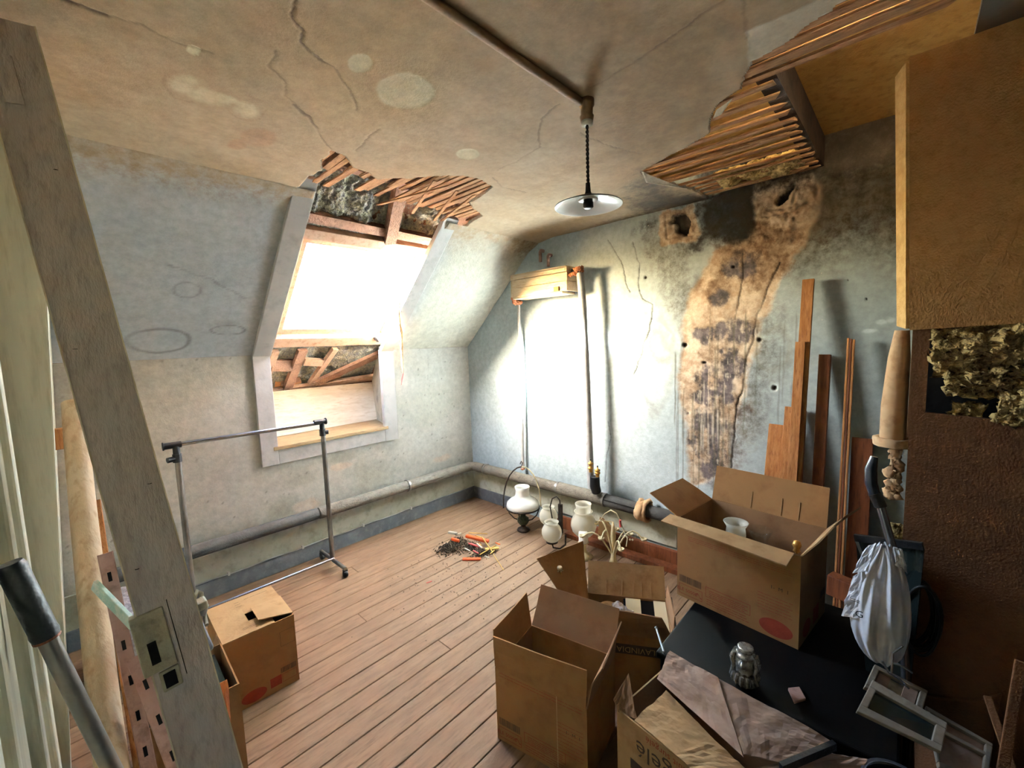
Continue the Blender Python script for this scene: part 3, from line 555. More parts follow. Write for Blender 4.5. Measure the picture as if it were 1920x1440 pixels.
# outer frame and sash of the roof window
x0, x1, s0, s1 = 1.0, 1.93, -.06, .93
rbox(x0, x1, s1-.07, s1, T-.03, T+.06, 'frame_rail', 'frame'); rbox(x0, x1, s0, s0+.09, T-.03, T+.06, 'frame_rail', 'frame')
rbox(x0, x0+.06, s0+.09, s1-.07, T-.03, T+.06, 'frame_stile', 'frame'); rbox(x1-.065, x1, s0+.09, s1-.07, T-.03, T+.06, 'frame_stile', 'frame')
sash = rbox(x0+.07, x1-.075, s1-.115, s1-.08, T+.0, T+.055, 'sash_rail', 'frame'); rbox(x0+.07, x1-.075, s0+.10, s0+.155, T+.0, T+.055, 'sash_rail', 'frame')
rbox(x0+.065, x0+.10, s0+.1, s1-.08, T+.0, T+.055, 'sash_stile', 'frame'); rbox(x1-.125, x1-.07, s0+.1, s1-.08, T+.0, T+.055, 'sash_stile', 'frame')
rbox(x0+.09, x1-.10, s0+.13, s1-.09, T+.035, T+.04, 'pane', 'pane', win, 0)
MB().bar(RP(1.83, .02, T-.035), RP(1.86, .07, T-.035), .03, .02).build('hinge', 'galv', win); MB().bar(RP(1.80, .05, T-.04), RP(1.845, .0, T-.05), .012, .02).build('latch', 'galv', win)
# daylight portal over the roof window (guides sampling of the sky light)
pl = bpy.data.lights.new('sky_portal', 'AREA'); pl.shape = 'RECTANGLE'; pl.size = .8; pl.size_y = .85; pl.cycles.is_portal = True
po = bpy.data.objects.new('sky_portal', pl); C.objects.link(po); po.location = RP(1.46, .43, T+.075); po.rotation_euler = Vector((0, -SS, -SC)).to_track_quat('-Z', 'Y').to_euler()

# ---- chipboard partition on the right
pt = root('wall_partition', 'chipboard partition on the right, torn open to show yellow insulation')
XP = 1.85
MB().add([(XP, .0, 1.545), (XP, -1.4, 1.60), (XP, -1.4, H), (XP, .035, H), (XP+.02, .0, 1.545), (XP+.02, -1.4, 1.60), (XP+.02, -1.4, H), (XP+.02, .035, H)], [(0, 1, 2, 3), (7, 6, 5, 4), (0, 4, 5, 1), (3, 2, 6, 7), (0, 3, 7, 4)]).build('upper_panel', 'chip', pt)
MB().slab([(XP+.004, .003, 1.55), (XP+.06, .026, 1.56), (XP+.06, .062, H-.02), (XP+.004, .037, H-.01)], .012).build('edge_strip', 'chipedge', pt)
MB().add([(XP, -.012, 0), (XP, -1.4, 0), (XP, -1.4, 1.235), (XP, -.30, 1.27), (XP, -.05, 1.285), (XP, -.028, 1.255), (XP, -.013, 1.26), (XP+.02, -.012, 0), (XP+.02, -1.4, 0), (XP+.02, -1.4, 1.235), (XP+.02, -.30, 1.27), (XP+.02, -.05, 1.285), (XP+.02, -.028, 1.255), (XP+.02, -.013, 1.26)],
         [(0, 1, 2, 3, 4, 5, 6), (13, 12, 11, 10, 9, 8, 7), (6, 13, 7, 0), (2, 9, 10, 3), (3, 10, 11, 4), (4, 11, 12, 5), (5, 12, 13, 6)]).build('lower_panel', 'chipdark', pt)
MB().box((XP+.004, -.048, 1.2), (XP+.09, -.008, 1.60)).build('stud', 'chipdark', pt)
MB().box((XP+.12, -1.4, .0), (XP+.14, -.05, H)).build('back_board', 'dark', pt)
for k, (ya, yb, za, zb, sd) in enumerate(((-.055, -.46, 1.40, 1.57, 111), (-.09, -.5, 1.34, 1.44, 112), (-.20, -.55, 1.26, 1.38, 113), (-.40, -1.0, 1.27, 1.60, 114))):
    fuzz('wool_batt', 'wool', pt, lambda u, v, ya=ya, yb=yb, za=za, zb=zb, k=k: ((XP+.03-.05*math.sin(v*math.pi)-.008*k, ya+(yb-ya)*u, za+(zb-za)*v), (-1, 0, 0)), 60, 30, .05, 7, sd)
fuzz('wool_batt', 'wool', pt, lambda u, v: ((XP+.02, -.11-.06*u, 1.275+.04*v), (-1, 0, 0)), 20, 14, .02, 5, 115)

# ================================================================== THINGS ON THE WINDOW SIDE
def lerp(a, b, t): return Vector(a)*(1-t)+Vector(b)*t
# ---- insulated heating pipe along both walls
hp = thing('heating_pipe', 'thick lagged heating pipe running low along the window wall and end wall', 'pipe', (XE-.08, YW-.08, .31))
zp, rp = .352, .044
def seg(a, b, r, mat, nm='lagging'): return MB().tube([a, lerp(a, b, .02), lerp(a, b, .98), b], [r*.96, r, r, r*.96], 18).build(nm, mat, hp)
seg((XL+.07, YW-.075, zp+.005), (1.19, YW-.075, zp+.002), rp*.93, 'lagdark'); seg((1.20, YW-.075, zp), (1.95, YW-.075, zp), rp*.98, 'lag'); seg((1.96, YW-.075, zp), (2.45, YW-.075, zp), rp*1.06, 'lag')
MB().tube([(2.44, YW-.075, zp), (2.60, YW-.075, zp), (2.672, YW-.088, zp), (2.693, YW-.13, zp), (2.695, YW-.25, zp)], rp, 18).build('elbow', 'lag', hp)
seg((2.695, 2.92, zp), (2.695, 2.05, zp), rp*1.02, 'lag'); seg((2.695, 2.04, zp), (2.695, 1.62, zp), rp*1.12, 'lag'); seg((2.695, 1.61, zp), (2.695, 1.30, zp-.002), rp*1.05, 'lagdark'); seg((2.695, 1.31, zp), (2.695, .85, zp), rp*.98, 'lagdark')
MB().tube([(2.695, 1.31, zp), (2.695, .6, zp)], rp*.5, 12).build('bare_pipe', 'black', hp)
for p, q in (((1.955, YW-.075), (1, 0, 0)), ((2.695, 2.90), (0, 1, 0)), ((2.695, 2.045), (0, 1, 0)), ((2.695, 1.615), (0, 1, 0))):
    a = Vector((p[0], p[1], zp)); MB().tube([a-Vector(q)*.009, a+Vector(q)*.009], rp*1.17, 18).build('strap', 'galv', hp)
MB().slab([(2.650, 1.60, zp+.022), (2.650, 1.33, zp+.016), (2.648, 1.33, zp+.008), (2.648, 1.60, zp+.014)], .004).build('seam', 'dark', hp)
fuzz('torn_wrap', 'paper', hp, lambda u, v: ((2.695+.052*math.cos(6.28*u), 1.27+.07*v, zp+.052*math.sin(6.28*u)), (math.cos(6.28*u), 0, math.sin(6.28*u))), 28, 10, .022, 5, 120)
# ---- cable clipped along the baseboard
cb = thing('baseboard_cable', 'thin grey cable clipped along the top of the window-wall baseboard', 'cable', (1.2, YW-.03, .11))
MB().tube([(x_*.1+.05, YW-.029, .122+.004*math.sin(x_*1.7)) for x_ in range(0, 24)], .004, 6).build('cord', 'greypaint', cb)
for x_ in (.62, 1.08, 1.55, 2.0): MB().box((x_, YW-.036, .112), (x_+.012, YW-.016, .134)).build('clip', 'enamel', cb)

# ---- clothes rack
cr_ = thing('clothes_rack', 'low chrome clothes rack with black fittings and castors before the window', 'clothes rack', (.8, 2.92, 0))
yr = 2.92
def tub(pts, r, nm, mat, par, n=12): return MB().tube(pts, r, n).build(nm, mat, par)
tub([(.352, yr, 1.053), (1.228, yr, 1.045)], .0125, 'hanging_rail', 'chrome', cr_)
for x_ in (.40, 1.196):
    tub([(x_, yr, .06), (x_+.002, yr, .97)], .0155, 'post', 'galv', cr_); tub([(x_, yr, .95), (x_, yr, 1.03)], .0125, 'inner_post', 'galv', cr_)
    j = tub([(x_, yr, .955), (x_, yr, 1.0)], .021, 'collar', 'black', cr_); tub([(x_, yr, .977), (x_-.045 if x_ < 1 else x_+.035, yr-.012, .975)], .015, 'knob', 'black', j)
    tub([(x_-.052, yr, 1.052), (x_+.024, yr, 1.051)], .018, 'tee_fitting', 'black', cr_); tub([(x_, yr, 1.0), (x_, yr, 1.05)], .0165, 'tee_stem', 'black', cr_)
    MB().lathe([(0, 0), (.023, 0), (.023, .006), (0, .006)], n=14, M_=Matrix.Translation((x_-.058 if x_ < 1 else x_+.024, yr, 1.052)) @ Matrix.Rotation(math.pi/2, 4, 'Y')).build('end_cap', 'black', cr_)
    tub([(x_, yr-.20, .062), (x_, yr+.19, .062)], .013, 'foot', 'galv', cr_)
    for yy in (yr-.19, yr+.18):
        w_ = MB().lathe([(.006, -.011), (.022, -.011), (.024, 0), (.022, .011), (.006, .011)], n=16, M_=Matrix.Translation((x_, yy, .0245)) @ Matrix.Rotation(math.pi/2, 4, 'Y')).build('castor', 'black', cr_)
        MB().box((x_-.014, yy-.01, .03), (x_+.014, yy+.01, .055)).build('castor_fork', 'black', w_)
tub([(.40, yr-.02, .075), (1.196, yr-.02, .075)], .009, 'lower_rail', 'chrome', cr_)

# ---- frayed strap hanging beside the window
st = thing('frayed_strap', 'pale frayed strap hanging from the right window casing', 'strap', (1.886,2.95,1.755))
pts = [(1.782,2.8,1.895), (1.795,2.84,1.787), (1.859,2.92,1.649), (1.895,2.98,1.545), (1.92,3.02,1.393), (1.921,3.02,1.327)]
for k in range(4):
    q = [Vector(p)+Vector(((R_.random()-.5)*.02*(1-i/6), (R_.random()-.5)*.012, 0)) for i, p in enumerate(pts)]
    MB().tube(q, [.010, .011, .010, .008, .006, .004], 6).build('strand', 'rope', st)
MB().tube([pts[-1], (1.907,3.02,1.275), (1.899,3.02,1.232)], [.005, .004, .002], 6).build('red_tip', 'pinkred', st)

def sheet(P_, nm, mat, par, rows=10, cols=10, cr=.006, seed=1):
    """crumpled board between four corners (a-b along the bottom, d-c along the top)"""
    a, b, c, d = (Vector(p) for p in P_); n_ = (b-a).cross(d-a).normalized(); v = []; f = []
    us, vs = np.meshgrid(np.linspace(0, 1, cols), np.linspace(0, 1, rows)); h_ = np.abs(fbm(us, vs*.4, 7, 3, seed))*cr*2+fbm(us, vs, 3, 3, seed+3)*cr*3
    for j in range(rows):
        for i in range(cols): u, w = us[j, i], vs[j, i]; v.append(lerp(lerp(a, b, u), lerp(d, c, u), w)+n_*float(h_[j, i]))
    for j in range(rows-1):
        for i in range(cols-1): f.append((j*cols+i, j*cols+i+1, (j+1)*cols+i+1, (j+1)*cols+i))
    o = MB().add(v, f).build(nm, mat, par); so = o.modifiers.new('board', 'SOLIDIFY'); so.thickness = .004; so.offset = 0; return o
# ---- carton builder
class Carton:
    def __init__(s, name, label, o, d, w, dep, h, mat='card', inner='cardin', group='printed moving boxes', wall=.005):
        s.o = Vector(o); s.a = Vector((d[0], d[1], 0)).normalized(); s.b = Vector((0, 0, 1)).cross(s.a)
        if s.b.dot(Vector((1, .5, 0))) < 0: s.b = -s.b
        s.w, s.d, s.h, s.mat, s.inner = w, dep, h, mat, inner
        s.t = thing(name, label, 'box', o, group); k = wall
        def shell(i):
            P = s.P; return [P(i, i, i), P(w-i, i, i), P(w-i, dep-i, i), P(i, dep-i, i), P(i, i, h), P(w-i, i, h), P(w-i, dep-i, h), P(i, dep-i, h)]
        fo = [(0, 1, 5, 4), (1, 2, 6, 5), (2, 3, 7, 6), (3, 0, 4, 7)]
        s.body = MB().add(shell(0)+shell(k), fo+[(0, 3, 2, 1)]+[(4, 5, 13, 12), (5, 6, 14, 13), (6, 7, 15, 14), (7, 4, 12, 15)]).build('body', mat, s.t)
        MB().add(shell(k), [f[::-1] for f in fo]+[(0, 1, 2, 3)]).build('lining', inner, s.t)
    def P(s, a, b, z): return s.o+s.a*a+s.b*b+Vector((0, 0, z))
    def flap(s, side, ang, ln, bend=0, cut=.0, skew=(0, 0), mat=None, creases=()):
        w, d, h = s.w, s.d, s.h
        E_ = {'f': (s.P(0, 0, h), s.P(w, 0, h), -s.b), 'b': (s.P(0, d, h), s.P(w, d, h), s.b), 'l': (s.P(0, 0, h), s.P(0, d, h), -s.a), 'r': (s.P(w, 0, h), s.P(w, d, h), s.a)}[side]
        p0, p1, out = E_; up = Vector((0, 0, 1)); e = (p1-p0).normalized()
        def dr(a): a = math.radians(a); return up*math.cos(a)+out*math.sin(a)
        m = ln*.5; n = 5; v = []; f = []
        for i in range(n):
            t = i/(n-1); L = ln*t; q = dr(ang)*min(L, m)+dr(ang+bend)*max(0, L-m)
            v += [p0+q+e*(.003+cut*t)+dr(ang+90)*skew[0]*t*t, (p0+p1)/2+q+dr(ang+90)*(skew[0]+skew[1])*.3*t*t, p1+q-e*(.003+cut*t)+dr(ang+90)*skew[1]*t*t]
        for i in range(n-1):
            for j in range(2): f.append((i*3+j, i*3+j+1, (i+1)*3+j+1, (i+1)*3+j))
        o = MB().add(v, f).build('flap', mat or s.mat, s.t); so = o.modifiers.new('board', 'SOLIDIFY'); so.thickness = .0045; so.offset = 0
        for u in creases:
            q = lerp(p0, p1, u); c_ = dr(ang-90)*.003; MB().tube([q+c_+dr(ang)*.004, q+c_+e*(R_.random()-.5)*.004+dr(ang)*ln*.48], .0016, 5).build('crease', 'cardpale', o)
        return o
    def face(s, side='f'):
        """matrix: local x along the face, y up, z outwards, just proud of the board"""
        if side == 'f': o, x, n = s.P(0, -.0008, 0), s.a, -s.b
        elif side == 'r': o, x, n = s.P(s.w+.0008, 0, 0), s.b, s.a
        elif side == 't': o, x, n = s.P(0, 0, s.h+.0052), s.a, Vector((0, 0, 1))
        y = n.cross(x); return Matrix(((x.x, y.x, n.x, o.x), (x.y, y.y, n.y, o.y), (x.z, y.z, n.z, o.z), (0, 0, 0, 1)))
def rect(mb, F, x0, y0, x1, y1): mb.add([F @ Vector(p) for p in ((x0, y0, 0), (x1, y0, 0), (x1, y1, 0), (x0, y1, 0))], [(0, 1, 2, 3)])
def outline(mb, F, x0, y0, x1, y1, t=.002):
    for r in ((x0, y0, x1, y0+t), (x0, y1-t, x1, y1), (x0, y0, x0+t, y1), (x1-t, y0, x1, y1)): rect(mb, F, *r)
def barcode(c, F, x0, y0, x1, y1, mat='ink'):
    mb = MB(); rr = random.Random(3); x = x0
    while x < x1:
        w = (x1-x0)*(.008+.022*rr.random()); rect(mb, F, x, y0, min(x+w, x1), y1); x += w+(x1-x0)*(.008+.016*rr.random())
    return mb.build('barcode', mat, c.body)
def lines(c, F, x0, y0, x1, n, dy=.009, mat='red', th=.0022):
    mb = MB(); rr = random.Random(5)
    for k in range(n):
        x = x0
        while x < x1-.01:
            w = .008+.02*rr.random(); rect(mb, F, x, y0-k*dy, min(x+w, x1), y0-k*dy+th); x += w+.003
    return mb.build('small_print', mat, c.body)
def oval(c, F, cx, cy, rx, ry, mat='red'):
    mb = MB(); n = 28; mb.add([F @ Vector((cx+rx*math.cos(6.2832*k/n), cy+ry*math.sin(6.2832*k/n), 0)) for k in range(n)], [tuple(range(n))]); return mb.build('red_oval', mat, c.body)
def standard_print(c, k=1.0):
    F = c.face('f'); barcode(c, F, .012*k, .072*k, .112*k, .103*k)
    mb = MB(); outline(mb, F, .010*k, .016*k, .116*k, .062*k, .0018)
    t_ = text_mb('ELE 50000', .022*k, F @ Matrix.Translation((.048*k, .037*k, 0))); mb.add(t_.v, t_.f)
    q = [(.085, .03), (.09, .042), (.096, .046), (.101, .04), (.106, .03), (.113, .028)]
    for (xa, ya), (xb, yb) in zip(q[:-1], q[1:]): mb.add([F @ Vector((xa*k, ya*k-.002, 0)), F @ Vector((xb*k, yb*k-.002, 0)), F @ Vector((xb*k, yb*k+.002, 0)), F @ Vector((xa*k, ya*k+.002, 0))], [(0, 1, 2, 3)])
    outline(mb, F, .130*k, .050*k, .310*k, .095*k, .0018); mb.build('red_print', 'red', c.body)
    lines(c, F, .145*k, .080*k, .300*k, 4, .008*k); lines(c, F, .135*k, .038*k, .305*k, 3, .010*k)

# ---- closed box on the left, by the rack
bx = Carton('cardboard_box', 'small closed cardboard box on the floor beside the clothes rack', (.358, 2.046, .001), (1, -.03), .28, .345, .325, 'card')
for b0, b1, a0, a1, z in ((.0, .345, .0, .12, .328), (.17, .345, .12, .28, .328), (.0, .10, .12, .2, .327)):
    MB().slab([bx.P(a0, b0, z), bx.P(a1, b0, z), bx.P(a1, b1, z), bx.P(a0, b1, z)], .004).build('flap', 'cardpale', bx.t)
MB().slab([bx.P(.145, .035, .350), bx.P(.278, .004, .333), bx.P(.282, .200, .331), bx.P(.150, .185, .340)], .004).build('flap', 'cardpale', bx.t)
MB().slab([bx.P(-.002, .0, .325), bx.P(-.002, .10, .328), bx.P(-.03, .06, .30), bx.P(-.012, .0, .30)], .004).build('flap', 'cardin', bx.t)
Ff = bx.face('f'); barcode(bx, Ff, .205, .075, .272, .10); mb = MB(); rect(mb, Ff, .16, .028, .207, .072); outline(mb, Ff, .21, .03, .272, .068, .0015); mb.build('red_print', 'red', bx.body); oval(bx, Ff, .095, .038, .05, .028)
mb = MB(); outline(mb, Ff, .215, .20, .275, .27, .001); mb.build('handle_outline', 'ink', bx.body)
Ft = bx.face('t'); lines(bx, Ft, .085, .052, .14, 2, .01, 'ink'); lines(bx, Ft, .15, .305, .25, 1, .01, 'ink'); lines(bx, Ft, .105, .30, .13, 3, .022, 'ink')

# ---- box A on the black chest
bA = Carton('cardboard_box', 'largest open cardboard box with red print, standing on the black chest', (1.823, .723, .383), (-.059, -.472), .476, .327, .362)
bA.flap('b', 14, .165, 0, .004, creases=(.38, .64, .78)); bA.flap('l', 62, .163, 4, .01); bA.flap('f', 62, .15, 34, .0, (.0, .012), 'cardpale'); bA.flap('r', 36, .163, -6, .012, (0, .02), 'cardpale')
standard_print(bA); F = bA.face('f'); oval(bA, F, .40, .045, .058, .034); lines(bA, F, .335, .165, .455, 6, .012, 'red', .0016); lines(bA, F, .05, .29, .45, 3, .008, 'red', .0014)
t_ = text_mb('1-  M  1', .020, F @ Matrix.Translation((.41, .205, 0))); t_.build('size_mark', 'ink', bA.body)
F = bA.face('r'); oval(bA, F, .09, .045, .045, .034); mb = MB(); rect(mb, F, .165, .02, .235, .085); mb.build('red_print', 'red', bA.body); barcode(bA, F, .25, .09, .315, .12)
# things inside box A
gl = thing('glass_tulip_shade', 'white frilled glass shade inside the largest open box', 'lamp shade', bA.P(.14, .16, .06))
MB().lathe([(.018, 0), (.022, .03), (.03, .08), (.042, .13), (.038, .165), (.052, .19), (.049, .19), (.034, .165), (.038, .13), (.026, .08)], bA.P(.16, .22, .135), 20).build('glass', 'frost', gl)
gl = thing('glass_tulip_shade', 'smoky clear glass shade in the middle of the largest open box', 'lamp shade', bA.P(.25, .22, .06))
MB().lathe([(.02, 0), (.035, .05), (.03, .1), (.05, .15), (.047, .15), (.027, .1)], bA.P(.25, .25, .16), 20).build('glass', 'pane', gl)
kn = thing('brass_finial', 'small brass finial poking up in the largest open box', 'finial', bA.P(.40, .15, .06))
MB().lathe([(.006, 0), (.006, .13), (.014, .135), (.010, .145), (.017, .16), (.012, .175), (0, .18)], bA.P(.405, .20, .15), 14).build('stem', 'brass', kn)

# ---- box B, front and centre
bB = Carton('cardboard_box', 'tall open cardboard box in the foreground with all flaps standing up', (1.042, 1.118, .001), (.07, -.372), .378, .285, .30)
bB.flap('f', -3, .135, 12, .0, (.0, -.02)); bB.flap('l', 4, .15, -4, .004, (.0, .012)); bB.flap('b', 34, .17, -6, .004, mat='cardin'); bB.flap('r', 8, .17, 14, .01, (.01, -.01), 'cardin')
standard_print(bB, .95); F = bB.face('f'); lines(bB, F, .26, .20, .365, 9, .014, 'red', .0015); lines(bB, F, .02, .285, .36, 2, .012, 'red', .0018); t_ = text_mb('1-  M  1', .018, F @ Matrix.Translation((.325, .175, 0))); t_.build('size_mark', 'ink', bB.body)
mb = MB(); rect(mb, F, .262, .02, .266, .298); mb.build('tape_edge', 'tape', bB.body)
# ---- box C behind it
bC = Carton('cardboard_box', 'open box wedged between the tall box and the black chest, holding framed glass', (1.458, .988, .001), (.196, -.345), .375, .285, .285, 'card', 'cardin')
sheet([bC.P(0, 0, .285), bC.P(0, .285, .285), (1.73,1.168,0.533), (1.46,1.246,0.524)], 'flap', 'card', bC.t, 12, 12, .002, 146); bC.flap('b', 30, .15, 0, .0, (0, .0), 'cardpale', (.25, .45, .6, .7, .82)); bC.flap('f', -6, .11, 6, .05, (.0, .03), 'cardin'); bC.flap('r', 0, .092, 6, .02, (.0, .0), 'cardin')
F = bC.face('f'); mb = MB(); rect(mb, F, .11, .20, .33, .245); mb.build('dark_band', 'ink', bC.body)
t_ = text_mb('LAVINDIA', .036, F @ Matrix.Translation((.22, .222, .0006)) @ Matrix.Rotation(math.pi, 4, 'Z')); t_.build('lettering', 'cardpale', bC.body)
fb = thing('fabric_bundle', 'round brown bundle with a white cloth tied on top in the wedged box', 'bundle', bC.P(.09, .16, .1))
MB().lathe([(.0, 0), (.07, .01), (.085, .07), (.075, .13), (.045, .165), (.0, .172)], bC.P(.105, .17, .13), 20).build('bundle_body', 'bagbrown', fb)
fuzz('cloth_knot', 'cloth', fb, lambda u, v: (bC.P(.12+.10*u, .13+.06*v, .292+.02*math.sin(u*5)), (0, 0, 1)), 24, 16, .02, 4, 130)
gf = thing('framed_glass', 'pair of warm glass panels in a black frame lying in the wedged box', 'picture frame', bC.P(.3, .2, .2))
Mx = Matrix.Translation(bC.P(.29, .19, .255)) @ Matrix.Rotation(math.atan2(bC.a.y, bC.a.x), 4, 'Z') @ Matrix.Rotation(math.radians(14), 4, 'X')
MB().box((-.115, -.13, -.008), (.115, .13, -.002), Mx).build('backing', 'blackgloss', gf)
for xa, xb in ((-.105, -.035), (.025, .10)): MB().box((xa, -.12, -.002), (xb, .115, .003), Mx).build('pane', 'mirror', gf)
fl = thing('dried_flower_stem', 'gilded flower candle cup on a thin stem leaning in the wedged box', 'ornament', bC.P(.03, .1, .2))
p0, p1 = bC.P(.02, .10, .06), (1.53,1.165,0.47)
MB().tube([p0, lerp(p0, p1, .6)+Vector((.003, .01, 0)), p1], .003, 6).build('stem', 'brass', fl)
MB().lathe([(.003, -.006), (.010, -.002), (.013, .006), (.011, .014), (.0, .010)], p1, 10).build('cup', 'cream', fl)
for k in range(6): MB().lathe([(0, -.004), (.004, 0), (0, .004)], Vector(p1)+Vector((.013*math.cos(k*1.05), .013*math.sin(k*1.05), -.004)), 6).build('petal', 'cream', fl)
tg = thing('plastic_stick', 'thin white stick leaning on the wedged box flaps', 'stick', bC.P(.35, .0, .2)); MB().tube([(1.5,0.676,0.416), (1.42,0.612,0.397)], .004, 6).build('rod', 'enamel', tg); MB().lathe([(0, -.008), (.007, 0), (0, .008)], (1.5,0.676,0.418), 8).build('tip', 'enamel', tg)

# ---- black chest
ch = thing('black_chest', 'low black lacquered chest under the largest cardboard box', 'chest', (1.78, .25, 0))
bevel(MB().box((1.44, -.02, .02), (2.16, .635, .355)).build('body', 'blackgloss', ch), .006); bevel(MB().box((1.425, -.03, .355), (2.17, .645, .38)).build('lid', 'blackgloss', ch), .006)
for x_, y_ in ((1.47, .02), (1.47, .57), (2.12, .02), (2.12, .57)): MB().box((x_-.03, y_-.03, 0), (x_+.03, y_+.03, .02)).build('foot', 'black', ch)
# ---- silver mask figurine on the chest
fg = thing('silver_figurine', 'small silvered bust of a bearded head standing on the black chest', 'figurine', (1.475, .355, .38))
prof = [(.0, 0), (.032, 0), (.034, .012), (.024, .02), (.022, .035), (.034, .05), (.037, .075), (.033, .10), (.026, .118), (.029, .122), (.026, .132), (0, .134)]
def head_mb():
    mb = MB(); n = 36
    P_ = []
    for i in range(49):
        t = i/48*(len(prof)-1); j = min(int(t), len(prof)-2); r = prof[j][0]*(1-t+j)+prof[j+1][0]*(t-j); z = prof[j][1]*(1-t+j)+prof[j+1][1]*(t-j); P_.append((r*.9, z))
    v = []
    for r, z in P_:
        for k in range(n):
            a = 2*math.pi*k/n; d_ = abs((a-math.pi+math.pi) % (2*math.pi)-math.pi) if False else abs(a-math.pi)
            rr = r
            if .05 < z < .125 and d_ < 1.2:                            # the face, turned to -x
                rr += .018*math.exp(-((d_)/.2)**2)*math.exp(-((z-.082)/.012)**2)      # nose
                rr -= .012*math.exp(-((d_-.42)/.2)**2)*math.exp(-((z-.094)/.007)**2)    # eye sockets
                rr += .008*math.exp(-((z-.104)/.004)**2)*math.exp(-((d_-.3)/.35)**2)        # brow
                rr -= .009*math.exp(-((d_)/.3)**2)*math.exp(-((z-.066)/.0035)**2)          # mouth
            elif .03 < z < .12: rr += .004*math.sin(a*9+z*120)                                # curled hair and beard
            v.append((1.475+rr*math.cos(a), .355+rr*math.sin(a), .382+z))
    f = [(i*n+k, i*n+(k+1) % n, (i+1)*n+(k+1) % n, (i+1)*n+k) for i in range(48) for k in range(n)]
    return mb.add(v, f, True)
head_mb().build('head', 'steelmask', fg)
for k in range(7):
    a = math.pi-1.3+k*.43; c_ = Vector((1.475+.036*math.cos(a), .355+.036*math.sin(a), .425)); MB().tube([c_, c_+Vector((.006*math.cos(a), .006*math.sin(a), -.02)), c_+Vector((-.002, .003, -.035))], [.006, .007, .002], 7).build('beard_curl', 'steelmask', fg)
for k in range(10):
    a = math.pi+(1 if k % 2 else -1)*(1.15+.18*(k//2)); c_ = Vector((1.475+.033*math.cos(a), .355+.033*math.sin(a), .49)); MB().tube([c_, c_+Vector((.008*math.cos(a), .008*math.sin(a), -.025)), c_+Vector((.002*math.cos(a), .002*math.sin(a), -.05)), c_+Vector((.010*math.cos(a), .010*math.sin(a), -.075))], [.005, .007, .006, .003], 7).build('hair_lock', 'steelmask', fg)
sk = tag(bevel(MB().slab([(1.533,0.242,0.386), (1.563,0.215,0.386), (1.522,0.191,0.386), (1.484,0.216,0.386)], .01).build('matchbox', 'pinkmetal'), .002), 'small reddish packet lying on the black chest', 'packet')

# ---- box D, bottom right, crushed
bD = Carton('cardboard_box', 'crushed open carton at the bottom edge printed with upside-down lettering', (1.092, .62, .001), (-.03, -.19), .50, .30, .395, 'cardpale', 'cardin', 'torn cartons')
F = bD.face('f')
mb = text_mb('congelé', .075, F @ Matrix.Translation((.185, .325, 0)) @ Matrix.Rotation(math.pi, 4, 'Z')); mb.build('lettering', 'ink', bD.body)
mb = text_mb('produit surgelé', .028, F @ Matrix.Translation((.19, .375, 0)) @ Matrix.Rotation(math.pi, 4, 'Z')); mb.build('lettering', 'red', bD.body)
mb = MB(); rect(mb, F, .05, .14, .40, .27); mb.build('dark_band', 'ink', bD.body); text_mb('THER', .09, F @ Matrix.Translation((.16, .21, .0006)) @ Matrix.Rotation(math.pi, 4, 'Z')).build('lettering', 'cardpale', bD.body)
sheet([(1.089,0.56,0.398), (1.058,0.421,0.4), (1.165,0.355,0.41), (1.23,0.521,0.42)], 'flap', 'cardpale', bD.t, 14, 14, .004, 140)
sheet([(1.057,0.424,0.402), (1.047,0.371,0.402), (1.133,0.265,0.412), (1.161,0.357,0.412)], 'flap', 'cardpale', bD.t, 10, 10, .004, 141)
sheet([(1.243,0.559,0.435), (1.129,0.271,0.445), (1.281,0.38,0.51), (1.321,0.545,0.49)], 'flap', 'cardpink', bD.t, 16, 16, .006, 142)
sheet([(1.133,0.272,0.445), (1.193,0.158,0.45), (1.302,0.096,0.47), (1.282,0.382,0.51)], 'flap', 'cardpink', bD.t, 16, 16, .006, 143)
sheet([(1.121,0.262,0.42), (1.314,0.059,0.4), (1.373,0.031,0.41), (1.299,0.12,0.43)], 'flap', 'cardpink', bD.t, 10, 10, .006, 144)
sheet([(1.09,0.615,0.39), (1.097,0.556,0.395), (1.178,0.624,0.46), (1.096,0.633,0.42)], 'flap', 'cardin', bD.t, 10, 8, .006, 145)
tag(MB().bar((1.145,0.19,0.46), (1.287,0.097,0.475), .022, .012).build('black_strap', 'black'), 'flat black strap across the crushed carton', 'strap')

# ================================================================== END WALL FITTINGS
vb = thing('pipe_boxing', 'pale wooden box boarded round pipes high in the corner of the end wall', 'pipe boxing', (2.68, 2.12, 1.9))
for z0, z1, dx in ((1.915, 1.985, .0), (1.988, 2.05, .004), (2.053, 2.09, .0)):
    bevel(MB().box((2.60+dx, 1.868, z0), (2.618+dx, 2.40, z1)).build('front_board', 'valance', vb), .002)
    bevel(MB().box((2.60+dx, 1.852, z0), (2.77, 1.868, z1)).build('side_board', 'valance', vb), .002)
    MB().box((2.60+dx, 2.40, z0), (2.77, 2.416, z1)).build('side_board', 'valance', vb)
MB().box((2.60, 1.86, 2.082), (2.77, 2.41, 2.096)).build('top_board', 'valance', vb); MB().box((2.605, 1.9, 1.90), (2.77, 2.40, 1.914)).build('bottom_board', 'valance', vb)
MB().bar((2.598, 2.30, 1.922), (2.598, 1.95, 1.932), .02, .006).build('batten', 'frame', vb); MB().box((2.588, 1.92, 1.92), (2.60, 1.965, 1.95)).build('batten_clip', 'pine', vb)
pr = thing('riser_pipe', 'grey upright heating pipe with orange foam at its top elbow', 'pipe', (2.66, 1.7, .36))
